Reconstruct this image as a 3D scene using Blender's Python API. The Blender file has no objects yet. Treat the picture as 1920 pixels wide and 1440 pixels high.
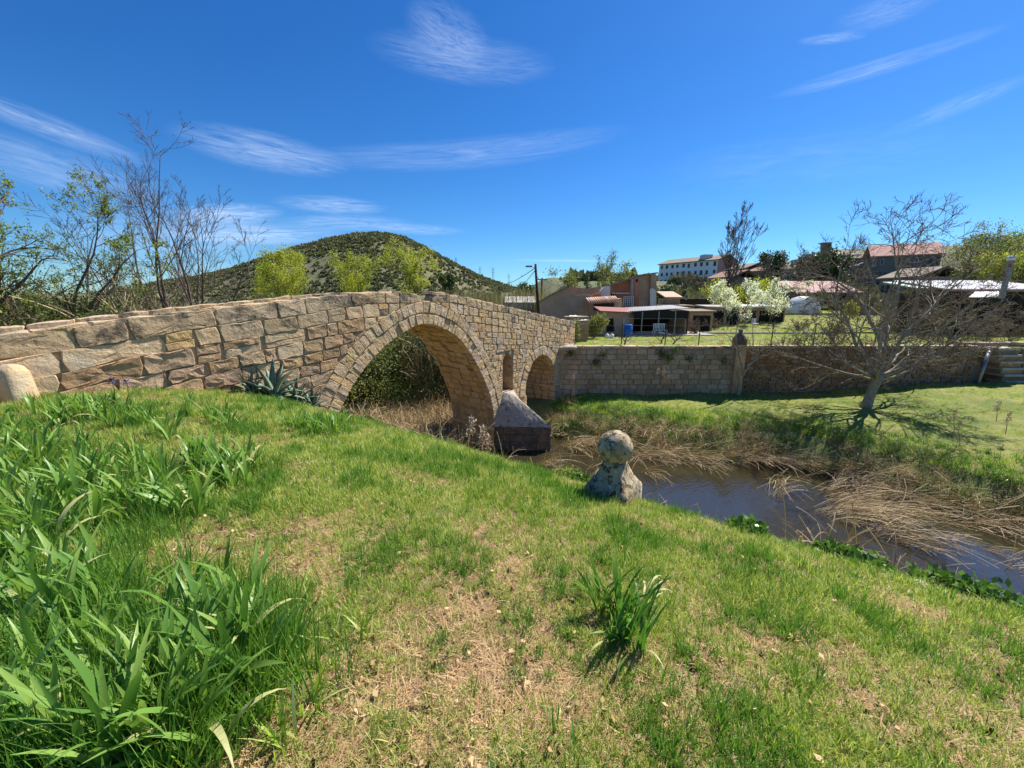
import bpy, math, random
import numpy as np
from mathutils import Vector, Matrix
random.seed(7)
R = np.random.default_rng(11)
PI = math.pi
SC = bpy.context.scene
COL = SC.collection
rad = math.radians

# ------------------------------------------------------------------ camera
FPX, PITCH, CAMZ = 740.0, math.atan(155 / 740.0), 1.6
SP, CP = math.sin(PITCH), math.cos(PITCH)
cam = bpy.data.objects.new('camera', bpy.data.cameras.new('camera'))
COL.objects.link(cam); SC.camera = cam
cam.location = (0, 0, CAMZ); cam.rotation_euler = (PI / 2 - PITCH, 0, 0)
cam.data.sensor_width = 36; cam.data.lens = FPX / 1920 * 36
cam.data.clip_start = 0.05; cam.data.clip_end = 6000

def ray(u, v):
    a = (u - 960) / FPX; b = (720 - v) / FPX
    return (a, CP + b * SP, -SP + b * CP)
def at(u, v, Y):                      # point of the vertical plane y = Y seen in that direction
    d = ray(u, v); t = Y / d[1]
    return Vector((t * d[0], Y, CAMZ + t * d[2]))
# bridge frame: U runs along the bridge, V runs downstream
BU = np.array([.5891, .8081]); BV = np.array([.8081, -.5891])
FACE, BACK = -10.45, -13.0
def W(U, V, z): return (BU[0] * U + BV[0] * V, BU[1] * U + BV[1] * V, z)
def UV(x, y): return x * BU[0] + y * BU[1], x * BV[0] + y * BV[1]

# ------------------------------------------------------------------ light
SUN_AZ, SUN_EL = rad(50), rad(50)
S = Vector((math.sin(SUN_AZ) * math.cos(SUN_EL), math.cos(SUN_AZ) * math.cos(SUN_EL), math.sin(SUN_EL)))
sun = bpy.data.objects.new('sun', bpy.data.lights.new('sun', 'SUN'))
COL.objects.link(sun); sun.rotation_euler = S.to_track_quat('Z', 'Y').to_euler()
sun.data.energy = 5.0; sun.data.angle = rad(.5); sun.data.color = (1, .955, .88)
SC.view_settings.view_transform = 'Standard'; SC.view_settings.look = 'None'
SC.view_settings.exposure = 0.78; SC.view_settings.gamma = 1; SC.view_settings.use_curve_mapping = False
SC.render.engine = 'CYCLES'
SC.cycles.max_bounces = 7; SC.cycles.transparent_max_bounces = 12
SC.cycles.use_denoising = True
SC.cycles.caustics_reflective = False; SC.cycles.caustics_refractive = False

class NT:                              # small node helper
    def __init__(s, tree): s.t = tree; s.n = tree.nodes; s.l = tree.links
    def new(s, typ, **kw):
        n = s.n.new(typ)
        for k, v in kw.items(): setattr(n, k, v)
        return n
    def set(s, sock, v):
        if hasattr(v, 'is_output') or isinstance(v, bpy.types.NodeSocket): s.l.new(v, sock)
        else: sock.default_value = v
    def math(s, op, a, b=0.0, c=None, clamp=False):
        n = s.new('ShaderNodeMath', operation=op, use_clamp=clamp)
        s.set(n.inputs[0], a); s.set(n.inputs[1], b)
        if c is not None: s.set(n.inputs[2], c)
        return n.outputs[0]
    def mix(s, f, a, b, blend='MIX'):
        n = s.new('ShaderNodeMix', data_type='RGBA', blend_type=blend)
        s.set(n.inputs[0], f)
        s.set(n.inputs[6], a if not isinstance(a, tuple) else (*a[:3], 1)); s.set(n.inputs[7], b if not isinstance(b, tuple) else (*b[:3], 1))
        return n.outputs[2]
    def noise(s, vec, scale, detail=4, rough=.55, dist=0):
        n = s.new('ShaderNodeTexNoise'); s.set(n.inputs['Vector'], vec)
        n.inputs['Scale'].default_value = scale; n.inputs['Detail'].default_value = detail
        n.inputs['Roughness'].default_value = rough; n.inputs['Distortion'].default_value = dist
        return n.outputs[0]
    def ramp(s, f, stops):
        n = s.new('ShaderNodeValToRGB'); s.set(n.inputs[0], f)
        e = n.color_ramp.elements
        while len(e) < len(stops): e.new(.5)
        for i, (p, c) in enumerate(stops):
            e[i].position = p; e[i].color = (*c, 1) if isinstance(c, tuple) else (c, c, c, 1)
        return n.outputs[0]
    def scale(s, vec, sc, loc=(0, 0, 0), rot=(0, 0, 0)):
        n = s.new('ShaderNodeMapping'); s.set(n.inputs[0], vec)
        n.inputs['Scale'].default_value = sc; n.inputs['Location'].default_value = loc; n.inputs['Rotation'].default_value = rot
        return n.outputs[0]

world = bpy.data.worlds.new('World'); SC.world = world; world.use_nodes = True
w = NT(world.node_tree); w.n.clear()
sky = w.new('ShaderNodeTexSky', sky_type='NISHITA', sun_disc=False)
sky.sun_elevation = SUN_EL; sky.sun_rotation = SUN_AZ; sky.altitude = 300
sky.air_density = 1.0; sky.dust_density = .25; sky.ozone_density = 2.2
hs = w.new('ShaderNodeHueSaturation'); hs.inputs['Saturation'].default_value = 1.32; hs.inputs['Value'].default_value = 1.0
w.l.new(sky.outputs[0], hs.inputs['Color'])
tc = w.new('ShaderNodeTexCoord')
sep = w.new('ShaderNodeSeparateXYZ'); w.l.new(tc.outputs['Generated'], sep.inputs[0])
az = w.math('ARCTAN2', sep.outputs[0], sep.outputs[1]); el = w.math('ARCSINE', sep.outputs[2])
def azel(u, v):
    d = ray(u, v); L = math.sqrt(sum(q * q for q in d))
    return math.atan2(d[0], d[1]), math.asin(d[2] / L)
# cirrus: centre, half length, half width, tilt, strength (directions on the sky dome)
CL = [(870, 112, 180, 55, 4, .36), (840, 60, 90, 60, 30, .35), (500, 285, 165, 42, 11, .55), (625, 385, 110, 20, 3, .5), (650, 418, 130, 18, 0, .45),
      (430, 402, 110, 24, -2, .75), (490, 440, 170, 22, 0, .75), (340, 440, 230, 60, 0, .42), (110, 245, 200, 26, 20, .45), (90, 315, 260, 50, 15, .36),
      (1640, 128, 290, 18, -18, .33), (1560, 72, 75, 12, -7, .4), (1790, 200, 180, 20, -22, .25), (1660, 20, 130, 34, -20, .25),
      (880, 288, 330, 34, -9, .3), (1060, 489, 130, 3.2, 0, .5), (780, 430, 100, 12, 2, .5), (1500, 300, 400, 60, -8, .12), (350, 520, 260, 40, 0, .35)]
acc = None
for i, (cu, cv, rx, ry, tl, st) in enumerate(CL):
    c0 = azel(cu, cv); t = rad(tl)
    A = azel(cu + rx * math.cos(t), cv + rx * math.sin(t)); B = azel(cu + ry * math.sin(t), cv - ry * math.cos(t))
    M = np.linalg.inv(np.array([[A[0] - c0[0], B[0] - c0[0]], [A[1] - c0[1], B[1] - c0[1]]]))
    da = w.math('SUBTRACT', az, c0[0]); de = w.math('SUBTRACT', el, c0[1])
    px = w.math('ADD', w.math('MULTIPLY', da, M[0, 0]), w.math('MULTIPLY', de, M[0, 1]))
    py_ = w.math('ADD', w.math('MULTIPLY', da, M[1, 0]), w.math('MULTIPLY', de, M[1, 1]))
    r2 = w.math('ADD', w.math('MULTIPLY', px, px), w.math('MULTIPLY', py_, py_))
    fall = w.math('POWER', w.math('SUBTRACT', 1.0, r2, clamp=True), 1.3)
    cx = w.new('ShaderNodeCombineXYZ'); w.l.new(px, cx.inputs[0]); w.l.new(py_, cx.inputs[1]); cx.inputs[2].default_value = i * 3.7
    asp = rx / ry
    n1 = w.noise(w.scale(cx.outputs[0], (1.1, 1.6 if asp > 4 else 2.6, 1), rot=(0, 0, .25)), 1.7, 8, .66, 1.3)
    m = w.math('MULTIPLY', w.math('MULTIPLY', w.math('SUBTRACT', n1, .3, clamp=True), 2.6 * st), fall)
    acc = m if acc is None else w.math('ADD', acc, m)
fine = w.noise(w.scale(tc.outputs['Generated'], (1, 1, 3)), 14, 5, .6, 1.5)
acc = w.math('MULTIPLY', acc, w.math('ADD', .55, w.math('MULTIPLY', fine, .9)), clamp=True)
tint = w.mix(1.0, hs.outputs[0], (.50, .82, 1.12), 'MULTIPLY')
skc = w.mix(w.math('MULTIPLY', acc, .68), tint, (7.4, 8.6, 10.6))
bg = w.new('ShaderNodeBackground'); bg.inputs[1].default_value = .074
w.l.new(skc, bg.inputs[0])
wo = w.new('ShaderNodeOutputWorld'); w.l.new(bg.outputs[0], wo.inputs[0])

# ------------------------------------------------------------------ materials
def matnew(name):
    m = bpy.data.materials.new(name); m.use_nodes = True; n = NT(m.node_tree); n.n.clear()
    out = n.new('ShaderNodeOutputMaterial'); b = n.new('ShaderNodeBsdfPrincipled'); n.l.new(b.outputs[0], out.inputs[0])
    b.inputs['Specular IOR Level'].default_value = .25
    return m, n, b, out
def surf(name, c1, c2, scale=3, rough=.85, bump=.0, bscale=12, rnd=0.0, spots=None, metal=0, stretch=(1, 1, 1), bdist=.02, extra=None):
    m, n, b, out = matnew(name)
    g = n.new('ShaderNodeNewGeometry'); P = g.outputs['Position']
    P = n.scale(P, stretch)
    f = n.noise(P, scale, 6, .62)
    col = n.mix(n.ramp(f, [(.32, 0.), (.68, 1.)]), c1, c2)
    if spots:
        for sc, lo, hi, c, k in spots:
            col = n.mix(n.math('MULTIPLY', n.ramp(n.noise(P, sc, 7, .68), [(lo, 0.), (hi, 1.)]), k), col, c)
    if rnd:
        oi = n.new('ShaderNodeObjectInfo')
        h = n.new('ShaderNodeHueSaturation'); n.l.new(col, h.inputs['Color'])
        n.l.new(n.math('ADD', 1 - rnd, n.math('MULTIPLY', oi.outputs['Random'], 2 * rnd)), h.inputs['Value'])
        r2 = n.math('FRACT', n.math('MULTIPLY', oi.outputs['Random'], 7.31))
        n.l.new(n.math('ADD', .4945, n.math('MULTIPLY', r2, .009)), h.inputs['Hue'])
        r3 = n.math('FRACT', n.math('MULTIPLY', oi.outputs['Random'], 17.7))
        n.l.new(n.math('ADD', 1 - rnd, n.math('MULTIPLY', r3, rnd * 1.6)), h.inputs['Saturation'])
        col = h.outputs[0]
    n.set(b.inputs['Base Color'], col); b.inputs['Roughness'].default_value = rough; b.inputs['Metallic'].default_value = metal
    if bump:
        bp = n.new('ShaderNodeBump'); bp.inputs['Strength'].default_value = bump; bp.inputs['Distance'].default_value = bdist
        hgt = n.math('ADD', n.noise(P, bscale, 8, .7), n.math('MULTIPLY', n.noise(P, bscale * .22, 3), 1.2))
        n.l.new(hgt, bp.inputs['Height']); n.l.new(bp.outputs[0], b.inputs['Normal'])
    return m
def leafm(name, cols, trans=.35, rough=.5, pos=1.5):
    m, n, b, out = matnew(name)
    oi = n.new('ShaderNodeObjectInfo'); g = n.new('ShaderNodeNewGeometry')
    rr = n.math('FRACT', n.math('ADD', oi.outputs['Random'], n.math('MULTIPLY', g.outputs['Random Per Island'], .93)))
    f = n.math('ADD', n.math('MULTIPLY', rr, .65), n.math('MULTIPLY', n.noise(g.outputs['Position'], pos, 3), .45))
    k = len(cols)
    col = n.ramp(f, [(.12 + .76 * i / (k - 1), c) for i, c in enumerate(cols)])
    n.set(b.inputs['Base Color'], col); b.inputs['Roughness'].default_value = rough
    tr = n.new('ShaderNodeBsdfTranslucent'); n.set(tr.inputs[0], n.mix(1.0, col, (1.25, 1.3, .75), 'MULTIPLY'))
    mx = n.new('ShaderNodeMixShader'); mx.inputs[0].default_value = trans
    n.l.new(b.outputs[0], mx.inputs[1]); n.l.new(tr.outputs[0], mx.inputs[2]); n.l.new(mx.outputs[0], out.inputs[0])
    return m
M = {}
LICH = [(5, .55, .68, (.10, .085, .065), .55), (2.2, .5, .62, (.40, .30, .20), .4), (16, .58, .66, (.05, .04, .03), .6)]
M['stone'] = surf('sandstone', (.72, .49, .245), (.57, .38, .185), 2.2, .9, .9, 16, .15, [(7, .56, .7, (.33, .19, .10), .6), (1.1, .50, .60, (.58, .49, .34), .6), (24, .62, .70, (.14, .09, .055), .55), (3.1, .60, .72, (.16, .13, .10), .4)], bdist=.04)
M['eroded'] = surf('eroded reddish sandstone', (.58, .39, .21), (.44, .28, .15), 3.5, .95, 1.0, 13, .14, [(9, .54, .64, (.18, .10, .055), .7), (3, .56, .66, (.56, .40, .24), .5)], bdist=.06)
M['vous'] = surf('voussoir sandstone', (.70, .50, .27), (.55, .385, .205), 3.2, .9, .9, 18, .15, [(5, .54, .66, (.62, .55, .42), .5), (12, .60, .70, (.20, .14, .09), .6)], bdist=.04)
M['coping'] = surf('stained sandstone', (.64, .46, .26), (.48, .345, .20), 2.4, .92, .9, 15, .10, [(1.6, .50, .60, (.085, .072, .058), .82), (9, .58, .66, (.045, .038, .03), .75), (13, .60, .68, (.52, .47, .38), .6)], bdist=.035)
M['mortar'] = surf('old mortar', (.54, .39, .23), (.36, .26, .155), 5, .95, .8, 20, 0, [(6, .56, .66, (.08, .06, .04), .7)])
M['vault'] = surf('vault sandstone', (.68, .47, .24), (.55, .37, .18), 2, .9, .6, 14, .10, [(3, .58, .68, (.30, .19, .10), .5)])
M['cut'] = surf('blackened stone', (.24, .175, .115), (.12, .088, .058), 3, .95, .9, 18, .15, [(7, .58, .64, (.40, .36, .30), .8), (20, .60, .66, (.5, .47, .40), .7), (2, .55, .66, (.30, .22, .15), .6)])
M['capgrey'] = surf('lichened grey cap', (.50, .44, .35), (.34, .295, .235), 5, .95, .9, 22, 0, [(9, .55, .62, (.58, .54, .47), .8), (5, .56, .64, (.07, .06, .05), .8)], bdist=.04)  # grey with real lichen; base raised so the slope looks sunlit
M['wall'] = surf('retaining wall stone', (.52, .37, .22), (.37, .26, .155), 1.5, .92, .7, 14, .2, [(1.2, .55, .66, (.34, .17, .10), .55), (6, .6, .7, (.06, .06, .04), .6)])
M['rubble'] = surf('rubble stone', (.34, .22, .13), (.22, .13, .08), 1.8, .93, .8, 14, .28, [(6, .6, .7, (.06, .05, .035), .6)])
M['boll'] = surf('lichened stone', (.50, .40, .25), (.33, .26, .16), 9, .95, .9, 55, 0, [(14, .50, .56, (.05, .042, .03), .9), (24, .59, .63, (.62, .60, .52), .7), (7, .56, .63, (.48, .26, .08), .6)], bdist=.012)
M['soil'] = surf('dry soil and thatch', (.30, .175, .09), (.11, .07, .038), 9, .97, .9, 60, 0, [(2.0, .52, .66, (.12, .15, .04), .6), (30, .55, .62, (.56, .42, .26), .6)])
M['bank'] = surf('meadow soil', (.26, .25, .07), (.17, .19, .045), 1.6, .97, .8, 18, 0, [(.5, .46, .56, (.10, .15, .035), .7), (8, .58, .66, (.32, .24, .13), .7)])
M['bed'] = surf('river mud', (.16, .11, .05), (.07, .055, .025), 1.2, .9, .5, 8, 0, [(3, .55, .65, (.25, .17, .08), .7)])
M['garden'] = surf('garden turf', (.17, .22, .06), (.25, .22, .09), 1.2, .97, .6, 20, 0, [(.4, .5, .6, (.30, .23, .13), .5)])
M['far'] = surf('far land', (.10, .13, .045), (.17, .15, .075), .035, .97, 0, 1, 0, [(.2, .52, .62, (.06, .08, .03), .8)])
M['hill'] = surf('hill soil', (.12, .12, .055), (.165, .15, .078), .05, .97, 0, 1, 0, [(.02, .52, .62, (.08, .085, .04), .8), (.06, .62, .68, (.26, .20, .13), .6)])
M['grass'] = leafm('green grass', [(.06, .13, .012), (.16, .28, .022), (.31, .43, .045), (.60, .62, .26)], .35, .4)
M['clover'] = leafm('small weed leaves', [(.06, .14, .03), (.12, .24, .05), (.22, .34, .09)], .3, .5)
M['grassyel'] = leafm('yellowing grass', [(.13, .22, .02), (.26, .36, .045), (.48, .53, .12), (.70, .64, .30)], .35, .5)
M['grassdark'] = leafm('lush grass', [(.06, .15, .025), (.11, .25, .035), (.19, .34, .05)], .35, .4)
M['straw'] = leafm('dry grass', [(.20, .11, .055), (.46, .28, .13), (.70, .50, .27), (.38, .28, .11)], .15, .8)
M['meadow'] = leafm('meadow grass', [(.15, .28, .015), (.28, .44, .03), (.46, .56, .06), (.56, .52, .18)], .35, .6, .6)
M['iris'] = leafm('iris leaf', [(.085, .19, .035), (.15, .29, .05), (.27, .40, .085)], .35, .36)
M['irispale'] = leafm('pale iris leaf', [(.42, .46, .16), (.52, .50, .22)], .3, .5)
M['agave'] = leafm('agave leaf', [(.075, .12, .085), (.13, .19, .13), (.21, .26, .19)], .05, .5)
M['reed'] = leafm('dead reed', [(.16, .11, .06), (.38, .27, .14), (.62, .48, .28), (.26, .18, .09)], .1, .7)
M['cane'] = leafm('standing cane', [(.22, .17, .09), (.36, .29, .15), (.17, .18, .07)], .2, .7)
M['willow'] = leafm('spring willow leaves', [(.20, .24, .03), (.34, .37, .045), (.50, .50, .08)], .4, .5, .5)
M['young'] = leafm('young leaves', [(.12, .18, .035), (.20, .27, .05), (.32, .36, .09)], .4, .5)
M['olive'] = leafm('olive leaves', [(.14, .17, .05), (.22, .24, .07), (.32, .32, .10)], .35, .6)
M['dark'] = leafm('evergreen leaves', [(.035, .06, .02), (.06, .10, .03), (.10, .14, .045)], .15, .5)
M['bushgrey'] = leafm('grey green scrub', [(.10, .12, .055), (.17, .19, .09), (.27, .26, .15)], .2, .7)
M['scrub'] = leafm('hill scrub leaves', [(.11, .12, .05), (.19, .19, .085), (.28, .26, .13)], .1, .8, .02)
M['ivy'] = leafm('ivy leaves', [(.05, .12, .02), (.10, .20, .035), (.17, .28, .06)], .25, .35)
M['blossom'] = leafm('white blossom', [(.55, .58, .42), (.78, .78, .68), (.85, .85, .78)], .35, .6)
M['bark'] = surf('bark', (.17, .135, .10), (.09, .07, .052), 9, .95, .6, 30)
M['barklight'] = surf('light bark', (.42, .37, .28), (.20, .17, .12), 7, .93, .7, 26)
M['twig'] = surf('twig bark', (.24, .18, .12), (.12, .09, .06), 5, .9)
M['twiglight'] = surf('pale twig bark', (.30, .24, .165), (.15, .12, .08), 4, .9)  # paler bark colour than the plain twig
M['twigred'] = surf('brown twig bark', (.15, .11, .085), (.09, .065, .05), 5, .9)
M['brick'] = surf('red brick wall', (.50, .20, .12), (.36, .15, .09), 1.4, .95, .5, 9, 0, [(4, .55, .62, (.40, .27, .18), .6)])
M['adobe'] = surf('crumbling plaster', (.52, .34, .23), (.38, .24, .16), 1.0, .95, .7, 8, 0, [(2.2, .55, .64, (.40, .33, .25), .6), (5, .58, .66, (.16, .09, .06), .6)])
M['earth'] = surf('earth wall', (.44, .30, .19), (.28, .19, .12), 1.6, .95, .8, 8)
M['plaster'] = surf('white plaster', (.66, .64, .60), (.50, .48, .44), 1.2, .9, .3, 12)
M['white'] = surf('white painted wall', (.80, .80, .80), (.70, .70, .71), .25, .8)
M['pinkwall'] = surf('pink wall', (.50, .24, .21), (.40, .20, .17), .4, .8)
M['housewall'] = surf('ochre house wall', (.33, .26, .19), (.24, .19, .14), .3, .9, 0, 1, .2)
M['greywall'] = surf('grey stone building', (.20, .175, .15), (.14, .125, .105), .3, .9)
M['roof'] = surf('clay tile roof', (.36, .20, .14), (.25, .15, .10), .8, .9, .4, 8, 0, [(.5, .55, .65, (.40, .30, .20), .6)])
M['roofgrey'] = surf('old tile roof', (.29, .23, .17), (.20, .16, .12), .7, .9)
M['roofpink'] = surf('salmon roof', (.55, .30, .24), (.46, .26, .20), .7, .85)
M['redroof'] = surf('red sheet roof', (.33, .125, .10), (.25, .11, .09), 2, .7)
M['tile'] = surf('clay tile', (.58, .40, .27), (.40, .25, .16), 4, .9, .3, 20, .2)
M['sheet'] = surf('pale corrugated sheet', (.74, .72, .68), (.58, .56, .52), 1.6, .7)
M['concrete'] = surf('concrete', (.46, .43, .38), (.33, .30, .26), 3, .9, .5, 20)
M['net'] = surf('black shade netting', (.012, .012, .013), (.022, .022, .022), 6, .8)
M['darkwood'] = surf('dark timber', (.06, .045, .03), (.03, .022, .016), 4, .9)
M['black'] = surf('dark opening', (.012, .011, .010), (.02, .018, .015), 3, .9)  # near black; solid panels of it paint the shade inside openings
M['glass'] = surf('dark window glass', (.03, .035, .04), (.05, .055, .06), 1, .15)
M['shutter'] = surf('brown shutter', (.16, .10, .07), (.11, .07, .05), 3, .7)
M['blue'] = surf('blue plastic', (.015, .12, .50), (.012, .10, .42), 4, .4)
M['plastic'] = surf('white plastic', (.78, .78, .76), (.66, .66, .64), 2, .45)
M['metal'] = surf('weathered metal', (.30, .31, .32), (.20, .20, .21), 6, .45, metal=.7)
M['rust'] = surf('rusty iron', (.10, .065, .045), (.05, .035, .025), 8, .85)
M['pole'] = surf('dark pole', (.045, .038, .032), (.025, .02, .018), 6, .9)
M['green'] = surf('green sheet', (.30, .42, .34), (.22, .33, .27), 2, .6)
M['petal'] = surf('purple petal', (.08, .03, .30), (.05, .02, .20), 20, .6)
M['yellow'] = surf('yellow flower', (.65, .48, .03), (.5, .4, .03), 20, .6)
M['tuft'] = surf('reed plume', (.62, .48, .34), (.48, .35, .24), 14, .9)
M['sign'] = surf('red sign', (.5, .03, .03), (.4, .03, .03), 5, .5)
M['road'] = surf('cobbled deck', (.34, .28, .2), (.24, .19, .13), 3, .95, .7, 16)

# water: reflection by angle over a tinted see-through body
m, n, b, out = matnew('river water'); M['water'] = m
g = n.new('ShaderNodeNewGeometry')
Pm = n.scale(g.outputs['Position'], (1, 1, 1), rot=(0, 0, rad(-36)))
Pm = n.scale(Pm, (.55, 1.6, 1))
bp = n.new('ShaderNodeBump'); bp.inputs['Strength'].default_value = .22; bp.inputs['Distance'].default_value = .05
n.l.new(n.math('ADD', n.noise(Pm, 3.0, 4, .5, .6), n.math('MULTIPLY', n.noise(Pm, 11, 3), .25)), bp.inputs['Height'])
fr = n.new('ShaderNodeFresnel'); fr.inputs[0].default_value = 1.75; n.l.new(bp.outputs[0], fr.inputs['Normal'])
gl = n.new('ShaderNodeBsdfGlossy'); gl.inputs['Roughness'].default_value = .04; n.l.new(bp.outputs[0], gl.inputs['Normal'])
gl.inputs[0].default_value = (1, 1, 1, 1)
tr = n.new('ShaderNodeBsdfTransparent'); tr.inputs[0].default_value = (.42, .36, .20, 1)
df = n.new('ShaderNodeBsdfDiffuse'); df.inputs[0].default_value = (.060, .050, .026, 1)
m1 = n.new('ShaderNodeMixShader'); m1.inputs[0].default_value = .55; n.l.new(tr.outputs[0], m1.inputs[1]); n.l.new(df.outputs[0], m1.inputs[2])
m2 = n.new('ShaderNodeMixShader'); n.l.new(fr.outputs[0], m2.inputs[0]); n.l.new(m1.outputs[0], m2.inputs[1]); n.l.new(gl.outputs[0], m2.inputs[2])
n.l.new(m2.outputs[0], out.inputs[0])

# ------------------------------------------------------------------ helpers
def link(o, parent=None):
    COL.objects.link(o)
    if parent is not None: o.parent = parent
    return o
def tag(o, label=None, cat=None, group=None, kind=None):
    if label: o['label'] = label
    if cat: o['category'] = cat
    if group: o['group'] = group
    if kind: o['kind'] = kind
    return o
def thing(name, label, cat, loc=(0, 0, 0), group=None):
    o = bpy.data.objects.new(name, None); o.location = loc; o.empty_display_size = .1
    return tag(link(o), label, cat, group)
def npmesh(name, V, faces, mat=None, smooth=False):
    V = np.asarray(V, dtype=np.float32).reshape(-1, 3)
    me = bpy.data.meshes.new(name)
    faces = [np.asarray(f, dtype=np.int32) for f in faces if len(f)]
    lt = np.concatenate([np.full(len(f), f.shape[1], np.int32) for f in faces])
    vi = np.concatenate([f.ravel() for f in faces])
    me.vertices.add(len(V)); me.vertices.foreach_set('co', V.ravel())
    me.loops.add(len(vi)); me.loops.foreach_set('vertex_index', vi)
    me.polygons.add(len(lt)); ls = np.concatenate([[0], np.cumsum(lt)[:-1]]).astype(np.int32)
    me.polygons.foreach_set('loop_start', ls); me.polygons.foreach_set('loop_total', lt)
    if smooth: me.polygons.foreach_set('use_smooth', np.ones(len(lt), bool))
    me.update(calc_edges=True)
    for mm in (mat if isinstance(mat, list) else [mat]):
        if mm: me.materials.append(mm)
    return me
def obj(name, me, parent=None, loc=None):
    o = bpy.data.objects.new(name, me); link(o, parent)
    if parent is not None and loc is None:        # geometry given in world space under a placed parent
        o.matrix_parent_inverse = Matrix.Translation(parent.location).inverted()
    if loc is not None: o.location = loc
    return o
class MB:
    def __init__(s): s.v = []; s.f = []
    def add(s, vs, fs):
        k = len(s.v); s.v += [tuple(p) for p in vs]; s.f += [tuple(i + k for i in f) for f in fs]; return s
    def box(s, c, d, rz=0):
        c = Vector(c); hx, hy, hz = d[0] / 2, d[1] / 2, d[2] / 2; co, si = math.cos(rz), math.sin(rz)
        vs = [(c.x + x * co - y * si, c.y + x * si + y * co, c.z + z) for x in (-hx, hx) for y in (-hy, hy) for z in (-hz, hz)]
        return s.add(vs, [(0, 1, 3, 2), (4, 6, 7, 5), (0, 4, 5, 1), (2, 3, 7, 6), (0, 2, 6, 4), (1, 5, 7, 3)])
    def prism(s, poly, off):                 # polygon of 3-d points pushed by off
        n_ = len(poly); off = Vector(off); a = [Vector(p) for p in poly]; b = [p + off for p in a]
        return s.add(a + b, [tuple(range(n_))[::-1], tuple(range(n_, 2 * n_))] + [(i, (i + 1) % n_, n_ + (i + 1) % n_, n_ + i) for i in range(n_)])
    def tube(s, pts, r, k=8, cap=True):
        pts = [Vector(p) for p in pts]; rs = r if isinstance(r, (list, tuple)) else [r] * len(pts)
        base = len(s.v)
        for i, p in enumerate(pts):
            t = (pts[min(i + 1, len(pts) - 1)] - pts[max(i - 1, 0)]).normalized()
            a = t.orthogonal().normalized() if abs(t.z) > .95 else t.cross(Vector((0, 0, 1))).normalized(); b = t.cross(a)
            for j in range(k): q = p + (a * math.cos(2 * PI * j / k) + b * math.sin(2 * PI * j / k)) * rs[i]; s.v.append(tuple(q))
        for i in range(len(pts) - 1):
            for j in range(k):
                a0 = base + i * k + j; a1 = base + i * k + (j + 1) % k; s.f.append((a0, a1, a1 + k, a0 + k))
        if cap: s.f.append(tuple(base + j for j in range(k))[::-1]); s.f.append(tuple(base + (len(pts) - 1) * k + j for j in range(k)))
        return s
    def lathe(s, prof, c=(0, 0, 0), k=20, sq=None, rz=0):
        base = len(s.v)
        for i, (r, z) in enumerate(prof):
            e = sq[i] if sq else 0
            for j in range(k):
                a = 2 * PI * j / k + PI / 4; ca, sa = math.cos(a), math.sin(a)
                m_ = (1 - e) + e / max(abs(math.cos((a % (PI / 2)) - PI / 4)) if False else max(abs(ca), abs(sa)), .01)
                x, y = r * m_ * ca, r * m_ * sa
                s.v.append((c[0] + x * math.cos(rz) - y * math.sin(rz), c[1] + x * math.sin(rz) + y * math.cos(rz), c[2] + z))
        for i in range(len(prof) - 1):
            for j in range(k):
                a0 = base + i * k + j; a1 = base + i * k + (j + 1) % k; s.f.append((a0, a1, a1 + k, a0 + k))
        s.f.append(tuple(base + j for j in range(k))[::-1]); s.f.append(tuple(base + (len(prof) - 1) * k + j for j in range(k)))
        return s
    def build(s, name, mat, parent=None, smooth=False, bevel=0):
        me = bpy.data.meshes.new(name); me.from_pydata(s.v, [], s.f)
        if smooth: me.polygons.foreach_set('use_smooth', [True] * len(me.polygons))
        me.materials.append(mat); me.update()
        o = obj(name, me, parent)
        if bevel: bm_ = o.modifiers.new('b', 'BEVEL'); bm_.width = bevel; bm_.segments = 2
        return o
def _h(ix, iy, s): 
    v = np.sin(ix * 127.1 + iy * 311.7 + s * 74.7) * 43758.5453; return v - np.floor(v)
def vnoise(x, y, s=0):
    x = np.asarray(x, float); y = np.asarray(y, float)
    ix, iy = np.floor(x), np.floor(y); fx, fy = x - ix, y - iy; fx = fx * fx * (3 - 2 * fx); fy = fy * fy * (3 - 2 * fy)
    return (_h(ix, iy, s) * (1 - fx) + _h(ix + 1, iy, s) * fx) * (1 - fy) + (_h(ix, iy + 1, s) * (1 - fx) + _h(ix + 1, iy + 1, s) * fx) * fy
def fbm(x, y, s=0, o=4):
    t = 0; a = .5; 
    for i in range(o): t = t + a * vnoise(x * 2 ** i, y * 2 ** i, s + i); a *= .5
    return t / (1 - .5 ** o)
def sstep(a, b, x): t = np.clip((np.asarray(x, float) - a) / (b - a), 0, 1); return t * t * (3 - 2 * t)

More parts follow.
